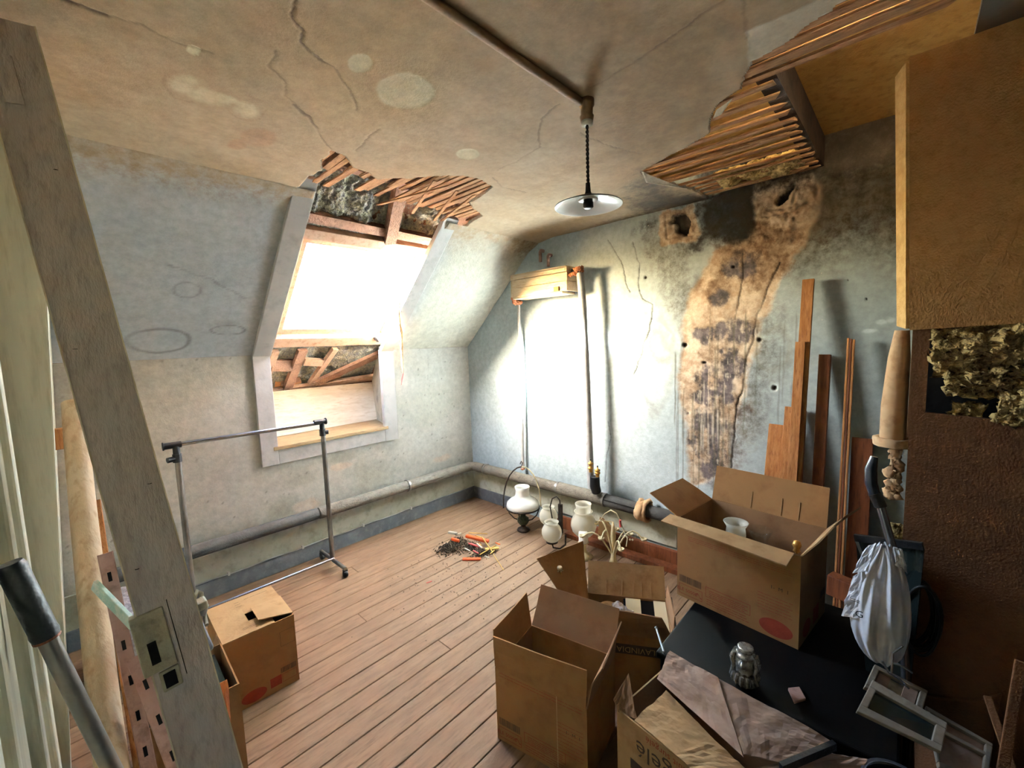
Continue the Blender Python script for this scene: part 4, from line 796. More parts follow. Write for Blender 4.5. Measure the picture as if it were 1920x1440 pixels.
MB().tube([(2.64,1.762,2.031), (2.645,1.743,1.77), (2.65,1.728,1.303), (2.65,1.715,0.784), (2.66,1.71,0.433)], .027, 16).build('pipe', 'pipegrey', pr)
MB().tube([(2.68, 1.86, 2.055), (2.66, 1.80, 2.055), (2.64,1.761,2.054), (2.64,1.758,2)], .024, 14).build('elbow', 'lagdark', pr)
fuzz('foam', 'foamrust', pr, lambda u, v: (Vector((2.63,1.755,2.044))+Vector((.03*math.cos(6.28*u)-.01, .035*math.sin(6.28*u), .03*v-.005)), (math.cos(6.28*u), math.sin(6.28*u), .3)), 24, 8, .022, 6, 150)
fuzz('foam', 'foamrust', pr, lambda u, v: ((2.62+.03*v, 1.84-.08*u, 2.035+.012*math.sin(4*u)), (-.5, 0, -1)), 16, 8, .018, 6, 151)
pr = thing('riser_pipe', 'slim pale upright pipe at the corner side of the bright wall patch', 'pipe', (2.74, 2.4, .36))
MB().tube([(2.735,2.457,1.927), (2.735,2.448,1.279), (2.735,2.465,0.42)], .013, 12).build('pipe', 'greypaint', pr)
fuzz('foam', 'foamrust', pr, lambda u, v: (Vector((2.7,2.45,1.907))+Vector((.02*math.cos(6.28*u), .05*(v-.5)+.02*math.sin(6.28*u), .02*math.sin(6.28*u))), (math.cos(6.28*u), 0, math.sin(6.28*u))), 18, 8, .02, 6, 152)
fuzz('foam', 'foamrust', pr, lambda u, v: (Vector((2.735,2.465,0.42))+Vector((.018*math.cos(6.28*u), .018*math.sin(6.28*u), .012*v)), (math.cos(6.28*u), math.sin(6.28*u), 0)), 14, 5, .01, 6, 153)
ps = thing('pipe_stub', 'short capped pipe stubs left on the wall above the wooden boxing', 'pipe', (2.74, 2.1, 2.17))
for px_ in ((2.74,2.197,2.275), (2.74,2.117,2.229)):
    q = Vector(px_); MB().tube([q+Vector((.03, 0, 0)), q+Vector((-.005, 0, 0)), q+Vector((-.012, 0, -.01)), q+Vector((-.012, 0, -.09))], .013, 10).build('elbow', 'pinkmetal', ps)
vs_ = thing('valve_stub', 'black wrapped pipe stub carrying two brass valves on the heating pipe', 'valve', (2.66, 1.62, .37))
a = Vector((2.63,1.658,0.44)); MB().tube([a+Vector((.02, .0, -.02)), a+Vector((0, 0, .03)), a+Vector((0, 0, .10))], [.036, .038, .036], 14).build('wrap', 'black', vs_)
for px_, hh in (((2.595,1.67,0.601), .045), ((2.595,1.612,0.576), .03)):
    q = Vector(px_); v_ = MB().lathe([(.014, -.02), (.014, .0), (.02, .004), (.02, .014), (.013, .018), (.013, hh-.01), (.02, hh-.006), (.02, hh+.004), (.006, hh+.008), (.005, hh+.02), (0, hh+.022)], q, 14).build('brass_valve', 'brass', vs_); MB().lathe([(.005, 0), (.005, .014), (0, .015)], q+Vector((0, 0, hh+.018)), 8).build('spindle', 'black', v_)

# ---- pendant lamp and its surface conduit
cd = thing('ceiling_conduit', 'brown surface conduit crossing the ceiling to the pendant lamp', 'conduit', (.6, .86, H-.02))
MB().tube([(-.1, .857, H-.010), (.4, .857, H-.012), (.9, .858, H-.010), (1.30, .855, H-.012)], .013, 10).build('tube', 'conduit', cd)
pn = thing('pendant_lamp', 'flat white enamel pendant lamp on a twisted brown cord', 'lamp', (1.325, .845, H))
X0, Y0 = 1.325, .845
MB().lathe([(0, H+.0), (.026, H+.0), (.026, H-.02), (.021, H-.026), (.020, H-.05), (.024, H-.054), (.022, H-.07), (0, H-.072)], (X0, Y0, 0), 20).build('ceiling_rose', 'conduit', pn)
MB().lathe([(.006, H-.068), (.020, H-.070), (.020, H-.082), (.006, H-.084)], (X0, Y0, 0), 18).build('porcelain_ring', 'enamel', pn)
for k in range(2): MB().tube([(X0+.0032*math.cos(i*.9+k*math.pi), Y0+.0032*math.sin(i*.9+k*math.pi), H-.08-i*.0042) for i in range(64)], .0032, 5).build('twisted_cord', 'iron', pn)
zs = 2.035
MB().lathe([(.010, zs+.012), (.03, zs+.008), (.075, zs-.002), (.117, zs-.017), (.1185, zs-.019), (.117, zs-.019), (.075, zs-.005), (.03, zs+.005), (.01, zs+.009)], (X0, Y0, 0), 40).build('shade', 'enamel', pn)
MB().lathe([(.009, zs+.014), (.03, zs+.010), (.075, zs+.000), (.118, zs-.0155)], (X0, Y0, 0), 40).build('shade_back', 'enameldark', pn)
MB().lathe([(0, zs+.06), (.008, zs+.06), (.010, zs+.03), (.016, zs+.014), (.016, zs-.004), (.018, zs-.006), (.018, zs-.022), (.013, zs-.026), (0, zs-.026)], (X0, Y0, 0), 16).build('socket', 'black', pn)
MB().lathe([(.017, zs+.003), (.034, zs+.0015), (.034, zs+.004)], (X0, Y0, 0), 20).build('shade_ring', 'enamel', pn)

# ---- boards leaning on the end wall
def lean(name, label, top, bot, w, t, mat='pine', tx=2.745, bx_=2.60, group='boards leaning on the end wall'):
    """top/bot: (y,z); leans from the floor to the wall"""
    a = Vector((bx_, bot[0], bot[1])); b = Vector((tx, top[0], top[1])); o = bevel(MB().bar(a, b, w, t, (0, 1, 0)).build(name, mat), .002); return tag(o, label, 'board', group)
lean('timber_board', 'short wide pine board with nail holes, leftmost against the end wall', (.515, 1.035), (.545, .0), .098, .022, 'pine')
lean('timber_board', 'narrow pine board slightly taller than the short wide board beside it', (.455, 1.145), (.475, .0), .058, .028, 'pine', 2.72, 2.57)
lean('timber_board', 'pine board half hidden behind the tallest timber', (.415, 1.125), (.42, .0), .052, .02, 'reddark', 2.745, 2.62)
tt = thing('timber_board', 'tallest reddish-brown timber leaning on the end wall', 'board', (2.56, .39, 0), 'boards leaning on the end wall')
bevel(MB().bar((2.53, .415, .0), (2.725, .398, 1.825), .052, .022, (0, 1, 0)).build('board', 'pine', tt), .002); bevel(MB().bar((2.515, .428, .0), (2.675, .416, 1.50), .045, .016, (0, 1, 0)).build('batten', 'pine', tt), .002)
lean('timber_board', 'square reddish timber between the tallest timber and the thin slats', (.316, 1.43), (.318, .0), .050, .045, 'reddark', 2.735, 2.60)
lean('timber_board', 'wide dark reddish board standing behind the thin slats', (.150, 1.005), (.150, .0), .085, .02, 'reddark', 2.75, 2.66)
for k in range(3): lean('thin_slat', ('thin wooden slat bundled with two others, nearest the pine timbers', 'middle of three thin wooden slats leaning together', 'thin wooden slat of the bundle, nearest the partition')[k], (.222-.011*k, 1.513-.004*k), (.222-.012*k, .0), .010, .012, 'pine' if k != 1 else 'reddark', 2.72, 2.56, 'thin slats leaning together')
# ---- loose boards along the foot of the end wall
for a, b, w, t, lb in (((2.735, 2.12, .05), (2.74, .85, .05), .10, .03, 'dark red board standing on edge along the foot of the end wall'), ((2.64, 1.93, .018), (2.655, .92, .018), .07, .034, 'reddish plank lying on the floor before the end wall')):
    tag(bevel(MB().bar(a, b, w if w > .08 else t, t if w > .08 else w, (0, 0, 1)).build('loose_plank', 'reddark'), .003), lb, 'board', 'loose planks at the wall foot')
tag(bevel(MB().bar((2.28, .20, .06), (2.62, .02, .10), .09, .06, (0, 0, 1)).build('wood_block', 'pinkmetal'), .004), 'rough wooden beam offcut lying behind the black chest', 'wood block', 'wood offcuts')
tag(bevel(MB().bar((2.45,0.232,0.339), (2.42,0.137,0.337), .10, .06, (0, 0, 1)).build('wood_block', 'reddark'), .004), 'upright wooden offcut just right of the largest box', 'wood block', 'wood offcuts')

# ================================================================== LAMPS ON THE FLOOR
ol = thing('oil_lamp', 'hanging oil lamp with white opal shade in an iron hoop, on the floor', 'lamp', (2.49, 2.26, 0)); lo = (2.49, 2.26, 0)
MB().lathe([(.045, .0), (.055, .008), (.048, .02), (.022, .035), (.018, .05), (.03, .055), (.0, .057)], lo, 20).build('base', 'iron', ol)
MB().lathe([(.0, .055), (.035, .06), (.05, .085), (.045, .11), (.022, .125), (.022, .15), (.0, .15)], lo, 20).build('font', 'greenmetal', ol)
MB().lathe([(.135, .195), (.139, .195), (.139, .207), (.135, .207), (.135, .195)], lo, 36).build('gallery_ring', 'iron', ol)
MB().lathe([(.131, .205), (.135, .215), (.128, .245), (.10, .27), (.065, .29), (.058, .31), (.056, .345), (.062, .375), (.058, .376), (.052, .345), (.054, .31), (.06, .287), (.096, .266), (.124, .242), (.131, .215)], lo, 40).build('opal_shade', 'opal', ol)
for k in range(4):
    a = k*math.pi/2+.5; MB().tube([(lo[0]+r*math.cos(a), lo[1]+r*math.sin(a), z) for r, z in ((.04, .09), (.075, .10), (.115, .14), (.138, .20))], .005, 6).build('scroll_arm', 'iron', ol)
hd = Vector((.70, -.715, 0)); hoop = [Vector(lo)+hd*(.15*math.cos(t)*(1 if t < 1.57 else 1.05))+Vector((0, 0, .20+.34*math.sin(t)**.9 if 0 < t < math.pi else .2)) for t in [i*math.pi/14 for i in range(15)]]
MB().tube(hoop[:8], .0052, 6).build('hoop', 'cream', ol); MB().tube(hoop[7:], .0062, 6).build('hoop', 'iron', ol)
MB().tube([Vector(lo)+Vector((0, 0, .54)), Vector(lo)+Vector((.015, 0, .57)), Vector(lo)+Vector((0, .0, .585)), Vector(lo)+Vector((-.015, 0, .565))], .004, 6).build('hook', 'iron', ol)
sc = thing('wall_sconce', 'dark iron sconce with two frosted globe shades lying on the floor', 'lamp', (2.40, 1.86, 0))
MB().bar((2.42,1.825,0.13), (2.42,1.823,0.355), .028, .02, (0, 1, 0)).build('stem', 'iron', sc)
def globe(c, r, nm, par, mat='frost'):
    return MB().lathe([(r*.30, -r*.97), (r*.6, -r*.80), (r*.86, -r*.5), (r*.99, -r*.1), (r*.97, r*.25), (r*.82, r*.58), (r*.62, r*.80), (r*.60, r*.92), (r*.72, r*1.08), (r*.66, r*1.08), (r*.55, r*.92), (r*.56, r*.78), (r*.78, r*.55), (r*.92, r*.2), (r*.94, -r*.1)], c, 26).build(nm, mat, par)
g1 = Vector((2.36,1.862,0.149)); g2 = Vector((2.48,1.985,0.199)); globe(g1, .075, 'globe_shade', sc); globe(g2, .072, 'globe_shade', sc)
for g in (g1, g2): MB().lathe([(.012, -.085), (.045, -.075), (.03, -.066), (.01, -.066)], g, 14).build('shade_holder', 'iron', sc)
MB().tube([g1+Vector((0, 0, -.08)), g1+Vector((.0, -.01, -.115)), g1+Vector((.03, -.05, -.122)), g1+Vector((.05, -.085, -.09)), g1+Vector((.06, -.08, -.02))], .006, 8).build('arm', 'iron', sc)
MB().tube([g2+Vector((0, 0, -.08)), g2+Vector((0, -.05, -.10)), g2+Vector((-.05, -.1, -.06)), g2+Vector((-.06, -.09, .0))], .006, 8).build('arm', 'iron', sc)
MB().tube([(2.4,1.886,0.235), (2.4,1.903,0.321), (2.4,1.881,0.388), (2.41,1.848,0.409), (2.41,1.82,0.387), (2.41,1.816,0.339)], .005, 6).build('wire_loop', 'iron', sc)
lg = thing('glass_lamp', 'cream candle lamp with a tall frosted glass funnel shade on the floor', 'lamp', (2.44, 1.64, 0)); lc = (2.44, 1.64, 0)
MB().lathe([(.06, .0), (.065, .01), (.03, .03), (.02, .05), (.018, .10), (.04, .11), (.0, .112)], lc, 20).build('base', 'cream', lg); MB().lathe([(.032, .11), (.034, .12), (.032, .185), (.026, .19), (0, .19)], lc, 18).build('candle_sleeve', 'opal', lg)
globe((2.52, 1.69, .20), .095, 'glass_shade', lg); MB().lathe([(.052, .285), (.055, .34), (.06, .36), (.057, .36), (.05, .34)], (2.52, 1.69, 0), 22).build('shade_rim', 'frost', lg)
chd = thing('small_chandelier', 'cream chandelier with arched arms lying on the floor behind the boxes', 'chandelier', (2.49, 1.43, 0)); cc = Vector((2.49, 1.43, 0))
MB().lathe([(.0, .0), (.03, .01), (.02, .04), (.012, .1), (.018, .2), (.012, .26), (.006, .30), (0, .30)], cc, 14).build('stem', 'cream', chd)
for k in range(7):
    a = k*.9+.35; R1 = .07+.02*(k % 3); hgt = .17+.05*(k % 2)
    p = [cc+Vector((math.cos(a)*R1*t*1.6, math.sin(a)*R1*t*1.6, .05+hgt*math.sin(min(t*1.9, 2.7)))) for t in (0, .2, .4, .6, .8, 1.0, 1.2)]
    ar = MB().tube(p, .006, 6).build('arm', 'cream', chd); MB().lathe([(.004, 0), (.018, .006), (.022, .02), (.019, .02), (.004, .008)], p[-1], 10).build('drip_cup', 'cream', ar)
MB().tube([cc+Vector((0, .0, .30)), (2.46,1.512,0.303), (2.46,1.473,0.359), (2.46,1.428,0.394), (2.46,1.388,0.385), (2.46,1.36,0.344), (2.46,1.341,0.294), (2.44,1.296,0.241), (2.42,1.294,0.195)], .004, 6).build('wire', 'cream', chd)
MB().tube([(2.458,1.359,0.345), (2.458,1.356,0.298)], .008, 8).build('wire_end', 'pinkred', chd)
for k in range(8): q = cc+Vector((.05+.015*k, -.02-.012*k, .17+.02*math.sin(k))); MB().lathe([(0, -.01), (.008, 0), (0, .01)], q, 6).build('bead', 'frost', chd)
tag(fuzz('paper_scrap', 'paper', None, lambda u, v: ((2.60+.03*v, 1.62-.12*u, .12+.12*v-.05*u), (-1, 0, .2)), 14, 10, .02, 4, 160), 'crumpled brown paper between the lamps and the end wall', 'paper')

# ================================================================== SWEPT-UP DEBRIS
dc = Vector((1.93, 2.37, 0))
db = MB(); rr = random.Random(11)
HEAPS = [(Vector((*p_, 0)), w_, h_) for p_, w_, h_ in zip([(1.89,2.481),(1.995,2.501),(2.007,2.377),(2.006,2.25),(2.054,2.215)], (.075, .07, .06, .05, .04), (.05, .05, .042, .03, .02))]
for k in range(2600):
    c_, w_, h_ = HEAPS[(0, 0, 0, 1, 1, 2, 2, 3, 3, 4)[k % 10]]; a = rr.random()*6.283; r = abs(rr.gauss(0, .6))*w_; q = c_+Vector((r*math.cos(a)*1.1, r*math.sin(a), 0)); hgt = max(0, h_*(1-r/w_/1.3)); s_ = .0022+.0045*rr.random()**2
    M_ = Matrix.Translation((q.x, q.y, rr.random()*hgt+s_*.5)) @ Matrix.Rotation(rr.random()*6, 4, (rr.random(), rr.random(), rr.random()+.1)); db.box((-s_*1.4, -s_*.6, -s_*.4), (s_*1.4, s_*.6, s_*.4), M_)
tag(db.build('swept_dust', 'rubble'), 'heap of dark dust and grit swept together on the floorboards', 'debris', None, 'stuff')
sp = MB()
for k in range(220):
    q = [(1.722,2.119)][0]; a, b = rr.gauss(0, .28), rr.gauss(0, .22); s_ = .001+.0018*rr.random()
    sp.box((-s_, -s_, -.001), (s_, s_, s_*.6), Matrix.Translation((q[0]+a, q[1]+b, .0012)) @ Matrix.Rotation(rr.random()*6, 4, 'Z'))
tag(sp.build('scattered_grit', 'rubble'), 'fine dark grit scattered over the floorboards around the debris heap', 'debris', None, 'stuff')
def piece(name, label, cat, a, b, w, t, mat, grp='plastic and wood scraps in the debris heap'):
    return tag(bevel(MB().bar(a, b, w, t, (0, 0, 1)).build(name, mat), min(w, t)*.25), label, cat, grp)
def fz(px_, z): return Vector((px_[0], px_[1], z))
F_ = [(2.064,2.486),(2.127,2.296),(2.002,2.383),(2.03,2.27),(1.963,2.54),(1.978,2.467),(1.856,2.286),(1.94,2.184),(2.04,2.246),(2.123,2.182),(2.114,2.354),(2.05,2.171),(2.017,2.646),(2.036,2.563),(1.952,2.055),(1.942,1.957),(2.202,2.387),(2.096,2.49),(1.961,2.219),(2.119,2.213),(2.03,2.323),(2.011,2.244)]
piece('plastic_wedge', 'long bright orange plastic piece on top of the debris heap', 'scrap', fz(F_[0], .045), fz(F_[1], .032), .022, .03, 'orange')
piece('plastic_wedge', 'thin pink plastic strip across the debris heap', 'scrap', fz(F_[2], .040), fz(F_[3], .03), .010, .016, 'pinkred')
piece('plastic_wedge', 'short orange and pink stub at the left of the debris heap', 'scrap', fz(F_[4], .042), fz(F_[5], .040), .022, .02, 'orange')
piece('plastic_wedge', 'flat orange piece at the near edge of the debris heap', 'scrap', fz(F_[6], .006), fz(F_[7], .008), .010, .03, 'orange')
piece('straw_chip', 'pale yellow wood chip at the right end of the debris heap', 'scrap', fz(F_[8], .022), fz(F_[9], .02), .008, .03, 'straw')
piece('straw_chip', 'upright straw splinter sticking out of the debris heap', 'scrap', fz(F_[10], .055), fz(F_[11], .015), .006, .008, 'straw')
piece('pale_chip', 'white plaster crumb at the back of the debris heap', 'scrap', fz(F_[12], .045), fz(F_[13], .05), .018, .022, 'chippale')
piece('long_straw', 'long thin straw trailing from the debris heap towards the boxes', 'scrap', fz(F_[11], .006), fz(F_[15], .004), .003, .004, 'straw')
piece('straw_chip', 'thin twig lying across the back of the debris heap', 'scrap', fz(F_[17], .058), fz(F_[16], .04), .005, .006, 'straw')
piece('pale_chip', 'small pale chip in the middle of the debris heap', 'scrap', fz(F_[20], .045), fz(F_[21], .04), .012, .012, 'chippale')
piece('straw_chip', 'short yellow stalk beside the pink strip in the debris heap', 'scrap', fz(F_[18], .018), fz(F_[19], .03), .006, .008, 'straw')
for k, (p_, q_, m_, lb_) in enumerate(zip([(2.028,2.573),(2.131,2.446),(1.957,2.284),(2.005,2.153),(2.155,2.249),(1.949,2.371),(2.074,2.348),(1.97,2.172)], [(2.082,2.565),(2.133,2.387),(1.95,2.219),(2.057,2.162),(2.152,2.199),(1.942,2.303),(2.05,2.298),(1.968,2.126)], ('chippale', 'straw', 'pinkred', 'straw', 'orange', 'chippale', 'straw', 'chippale'), ('cream crumb', 'yellow sliver', 'red sliver', 'straw sliver', 'orange crumb', 'cream flake', 'short straw', 'white flake'))):
    piece('debris_chip', lb_+' in the debris heap, '+('at the back left', 'at the back', 'at the near side', 'at the right', 'at the far right', 'near the middle', 'behind the pink strip', 'at the near right')[k], 'scrap', fz(p_, .035-.002*k), fz(q_, .038-.002*k), .007, .009, m_)
piece('plastic_wedge', 'tiny red shaving lying alone left of the debris heap', 'scrap', fz([(1.507,2.24)][0], .003), fz([(1.541,2.228)][0], .004), .004, .005, 'pinkred')

# ================================================================== LEFT FOREGROUND CLUTTER
lb = thing('leaning_jamb', 'long grey-painted door jamb leaning diagonally across the left foreground', 'timber', (.21, 1.02, 0))
A, B = Vector((.212, 1.018, 0)), Vector((-.012, 1.585, 2.335)); dv = (B-A).normalized(); vw = (Vector((0, 0, 1.55))-lerp(A, B, .5)).normalized(); sd = dv.cross(vw).normalized()
bevel(MB().bar(A, B, .105, .028, sd).build('board', 'lumber', lb), .002)
nv = sd.cross(dv).normalized(); nv = nv if nv.dot(vw) > 0 else -nv
for s_ in (-1, 1): MB().bar(A+sd*s_*.053+nv*.011, B+sd*s_*.053+nv*.011, .003, .009, sd).build('bare_edge', 'lumberedge', lb)
at = lambda t, s_, n_: A+dv*t+sd*s_+nv*n_
sgn = 1 if (sd.x < 0 or sd.y > 0) and sd.dot(Vector((.68, -.73, 0))) < 0 else -1                      # towards the left of the picture
def plate(t0, t1, s0, s1, n0, n1, nm, mat, par=lb):
    v = [at(t, s*sgn, n_) for n_ in (n0, n1) for t, s in ((t0, s0), (t1, s0), (t1, s1), (t0, s1))]
    return bevel(MB().add(v, [(0, 3, 2, 1), (4, 5, 6, 7), (0, 1, 5, 4), (1, 2, 6, 5), (2, 3, 7, 6), (3, 0, 4, 7)]).build(nm, mat, par), .003)
lk = plate(.865, 1.0, .006, .066, -.02, .021, 'lock_case', 'beige'); plate(.885, .935, .032, .048, .0215, .0225, 'keyhole_slot', 'dark', lk); plate(.815, .862, .006, .042, -.01, .018, 'lock_keep', 'beige'); plate(.822, .855, .014, .036, .0185, .0195, 'keep_recess', 'dark')
plate(.83, 1.01, -.004, -.0025, .0145, .0155, 'rebate_line', 'dark'); plate(2.2, 2.32, .0, .03, .0145, .018, 'old_hinge_mark', 'lumber')
for t, s in ((.5, .02), (1.28, -.03), (1.62, .03), (2.05, -.02), (1.1, .03)): MB().lathe([(0, 0), (.004, .001), (.004, 0)], at(t, s*sgn, .0145), 8).build('nail_head', 'dark', lb)
rl = thing('lino_roll', 'stained pale roll standing upright against the left wall', 'roll', (.02, 1.4, 0))
MB().tube([(-.005, 1.38, .0), (-.002, 1.72, .50), (.012, 2.06, 1.0), (.026, 2.31, 1.375)], [.038, .037, .035, .033], 18).build('sheet_roll', 'tube', rl); MB().tube([(.026, 2.311, 1.376), (.026, 2.314, 1.380)], .022, 14).build('roll_core', 'bark', rl)
bk = tag(bevel(MB().box((-.11, 2.35, 1.20), (.0, 2.39, 1.28)).build('wall_bracket', 'pine'), .004), 'small wooden bracket on the left wall beside the upright roll', 'bracket')
lw = tag(bevel(MB().bar((-.005, 1.95, 0), (-.0, 2.30, 1.05), .03, .05, (1, 0, 0)).build('pale_batten', 'lumberedge'), .003), 'pale batten standing between the left wall and the upright roll', 'batten')
rb = tag(bevel(MB().bar((.06, 2.02, 0), (.055, 2.34, .98), .022, .03, (1, 0, 0)).build('pale_batten', 'pine'), .003), 'brown batten standing just right of the upright roll', 'batten')
cp = thing('metal_pole', 'steel tube pole with a black rubber grip at the lower left', 'pole', (.17, .89, 0))
a, b = Vector((.165, .90, .0)), Vector((-.052, .945, 1.13)); d_ = (b-a).normalized(); MB().tube([a, b], .0105, 16).build('tube', 'galv', cp); MB().tube([lerp(a, b, .6), b+d_*.01], .0118, 16).build('outer_tube', 'galv', cp)
MB().tube([b-d_*.005, b+d_*.004, b+d_*.01, b+d_*.118, b+d_*.125], [.0155, .0168, .016, .016, .0135], 18).build('rubber_grip', 'black', cp); MB().tube([b-d_*.0075, b-d_*.004], .0160, 18).build('red_ring', 'reddark', cp)
# slotted shelf uprights
def upright(label, a, b, w=.034):
    t = thing('slotted_upright', label, 'shelf upright', a, 'slotted steel uprights'); a, b = Vector(a), Vector(b); d = (b-a).normalized(); vw = (Vector((0, 0, 1.55))-lerp(a, b, .5)).normalized(); s = d.cross(vw).normalized(); n = s.cross(d).normalized(); n = n if n.dot(vw) > 0 else -n
    bevel(MB().bar(a, b, w, .004, s).build('web', 'pinkmetal', t), .001)
    for q in (-1, 1): MB().bar(a+s*q*w/2-n*.008, b+s*q*w/2-n*.008, .003, .018, s).build('flange', 'pinkmetal', t)
    k = .06
    while k < (b-a).length-.03: MB().bar(a+d*k+n*.0024, a+d*(k+.028)+n*.0024, .009, .001, s).build('slot', 'dark', t); k += .105
    return t
upright('long pinkish slotted shelf upright leaning beside the roll', (.085, 1.50, 0), (.045, 1.80, .94)); upright('second slotted upright crossing low in front of the dark carton', (.19, 1.22, 0), (.075, 1.64, .66), .04)
gs = tag(bevel(MB().bar((0.013,1.795,0.854), (0.078,1.598,0.777), .03, .012, (.2, 0, 1)).build('green_strip', 'green'), .002), 'pale green painted strip poking out behind the slotted upright', 'strip')
# carton with dark contents
bE = Carton('cardboard_box', 'dim brown carton with a slot handle behind the leaning jamb', (.055, 1.70, .001), (1, -.04), .278, .30, .375, 'card', 'cardin', 'torn cartons', .005)
F = bE.face('f'); mb = MB(); rect(mb, F, .10, .30, .21, .316); mb.build('handle_slot', 'dark', bE.body)
for k, (z, lb_) in enumerate(((.29, 'dark glass pane lying low in the dim carton'), (.335, 'dark glass pane lying on top inside the dim carton'))):
    tag(MB().slab([bE.P(.02, .02, z), bE.P(.255, .03, z-.01), bE.P(.25, .28, z+.015), bE.P(.025, .27, z+.02)], .006).build('glass_sheet', 'glassdark'), lb_, 'glass')
tl = thing('power_tool', 'grey battered power tool with a bail handle resting on the dim carton', 'tool', bE.P(.12, .12, .38))
q0 = Vector((0.222,1.789,0.625)); q1 = Vector((0.252,1.782,0.492)); q2 = Vector((0.26,1.792,0.42)); q3 = Vector((0.269,1.8,0.337))
bevel(MB().bar(q0, q1, .07, .06, (1, 0, 0)).build('motor_body', 'grey', tl), .012); bevel(MB().bar(q1, q2, .045, .045, (1, 0, 0)).build('gear_case', 'grey', tl), .01); MB().tube([q2, lerp(q2, q3, .5), q3], [.017, .018, .010], 12).build('chuck', 'galv', tl)
MB().tube([q0+Vector((-.03, 0, .02)), (0.246,1.814,0.672), (0.266,1.826,0.705), (0.273,1.818,0.693), (0.274,1.804,0.601), (0.272,1.775,0.591)], .007, 8).build('bail_handle', 'beige', tl)
bevel(MB().bar(q0+Vector((-.05, 0, .03)), q0+Vector((.06, .0, .045)), .03, .05, (0, 0, 1)).build('top_plate', 'beige', tl), .006); MB().tube([q0+Vector((.04, 0, .0)), q0+Vector((.055, .01, .03))], .014, 10).build('knob', 'galv', tl)
for k in range(3): MB().box((-.012, -.012, -.008), (.012, .012, .008), Matrix.Translation(q0+Vector((.012*k-.01, -.03, .005))) @ Matrix.Rotation(k, 4, 'Y')).build('tape_scrap', 'straw', tl)
# splintered plywood
sp_ = thing('splintered_plywood', 'orange splintered strip of plywood leaning behind the grey jamb', 'plywood', (.36, .95, 0))
MB().slab([(0.158,1.338,0.794), (0.171,1.321,0.771), (0.178,1.309,0.74), (0.191,1.288,0.691), (0.199,1.267,0.607), (0.227,1.147,0.483), (0.199,1.176,0.478), (0.172,1.272,0.646)], .009).build('face_ply', 'ply', sp_)
MB().slab([(0.197,1.335,0.652), (0.228,1.305,0.672), (0.229,1.3,0.651), (0.219,1.268,0.554), (0.201,1.303,0.568)], .008).build('broken_tab', 'ply', sp_)
for k in range(9):
    a = Vector((0.159,1.33,0.794)); b = Vector((0.194,1.277,0.688)); q = lerp(a, b, k/8); MB().bar(q, q+Vector((.008, -.006, .012-.02*R_.random())), .004, .003).build('splinter', 'straw', sp_)
tag(fuzz('wrapped_block', 'silver', None, lambda u, v: ((.10+.23*u, 2.62+.36*v, .335), (0, 0, 1)), 40, 40, .012, 12, 170), 'block in crinkled silver plastic wrap beside the rack foot', 'package')
wbk = bpy.data.objects['wrapped_block']
wm = wbk.data; bm = bmesh.new(); bm.from_mesh(wm); ed = [e for e in bm.edges if len(e.link_faces) == 1]; r_ = bmesh.ops.extrude_edge_only(bm, edges=ed)
for v in r_['geom']:
    if isinstance(v, bmesh.types.BMVert): v.co.z = .002; v.co.x += .01*(R_.random()-.5); v.co.y += .01*(R_.random()-.5)
bm.to_mesh(wm); bm.free(); wbk.modifiers.clear()

# ================================================================== RIGHT-HAND CLUTTER
vt = thing('vacuum_tube', 'chrome tube with a glossy blue-black curved handle, standing by the partition', 'vacuum tube', (1.80, .0, 0))
hp_ = [(1.72,0.064,1.154), (1.715,0.07,1.113), (1.71,0.068,1.071), (1.71,0.059,1.039), (1.71,0.049,1.019)]
MB().tube(hp_, [.010, .016, .0165, .015, .014], 14).build('handle', 'blueblack', vt); MB().tube([hp_[-2], hp_[-1], (1.71,0.042,1)], .0165, 14).build('collar', 'black', vt)
a, b = Vector((1.71,0.043,1.003)), Vector((1.7,-0.001,0.84)); d_ = (b-a).normalized(); MB().tube([a, lerp(a, b, .9), b, (1.715,-0.013,0.781), (1.73,-0.018,0.715), (1.735, -.05, .3), (1.735, -.055, .0)], .0115, 14).build('tube', 'chrome', vt)
bg_ = thing('plastic_bag', 'crumpled white plastic carrier bag hanging from the chrome tube', 'bag', (1.66,0.027,0.59))
def bag_mb():
    mb = MB(); n = 72
    L = BAGROWS; v = []
    for j, (c, hw, th) in enumerate(L):
        for k in range(n):
            a = 2*math.pi*k/n; w_ = 1+.20*math.sin(a*6+j*.35)+.15*math.sin(a*11-j*.6)+.1*math.sin(a*17+j)
            v.append((c[0]+th*math.sin(a)*w_, c[1]+hw*math.cos(a)*(1+.04*math.sin(a*9+j)), c[2]+.006*math.sin(a*5+j)))
    f = [(i*n+k, i*n+(k+1) % n, (i+1)*n+(k+1) % n, (i+1)*n+k) for i in range(len(L)-1) for k in range(n)]; f.append(tuple((len(L)-1)*n+k for k in range(n)))
    return mb.add(v, f, True)
BAGROWS = [((1.66,0.027,0.899), .012, .012), ((1.66,0.025,0.877), .025, .02), ((1.66,0.025,0.843), .044, .026), ((1.66,0.028,0.791), .058, .034), ((1.66,0.029,0.738), .066, .042), ((1.66,0.031,0.677), .071, .048), ((1.66,0.031,0.624), .071, .05), ((1.66,0.029,0.58), .063, .045), ((1.66,0.025,0.541), .044, .034), ((1.66,0.022,0.516), .018, .016)]
bo = bag_mb().build('bag_body', 'bag', bg_); sb_ = bo.modifiers.new('film', 'SUBSURF'); sb_.levels = 1; sb_.render_levels = 1
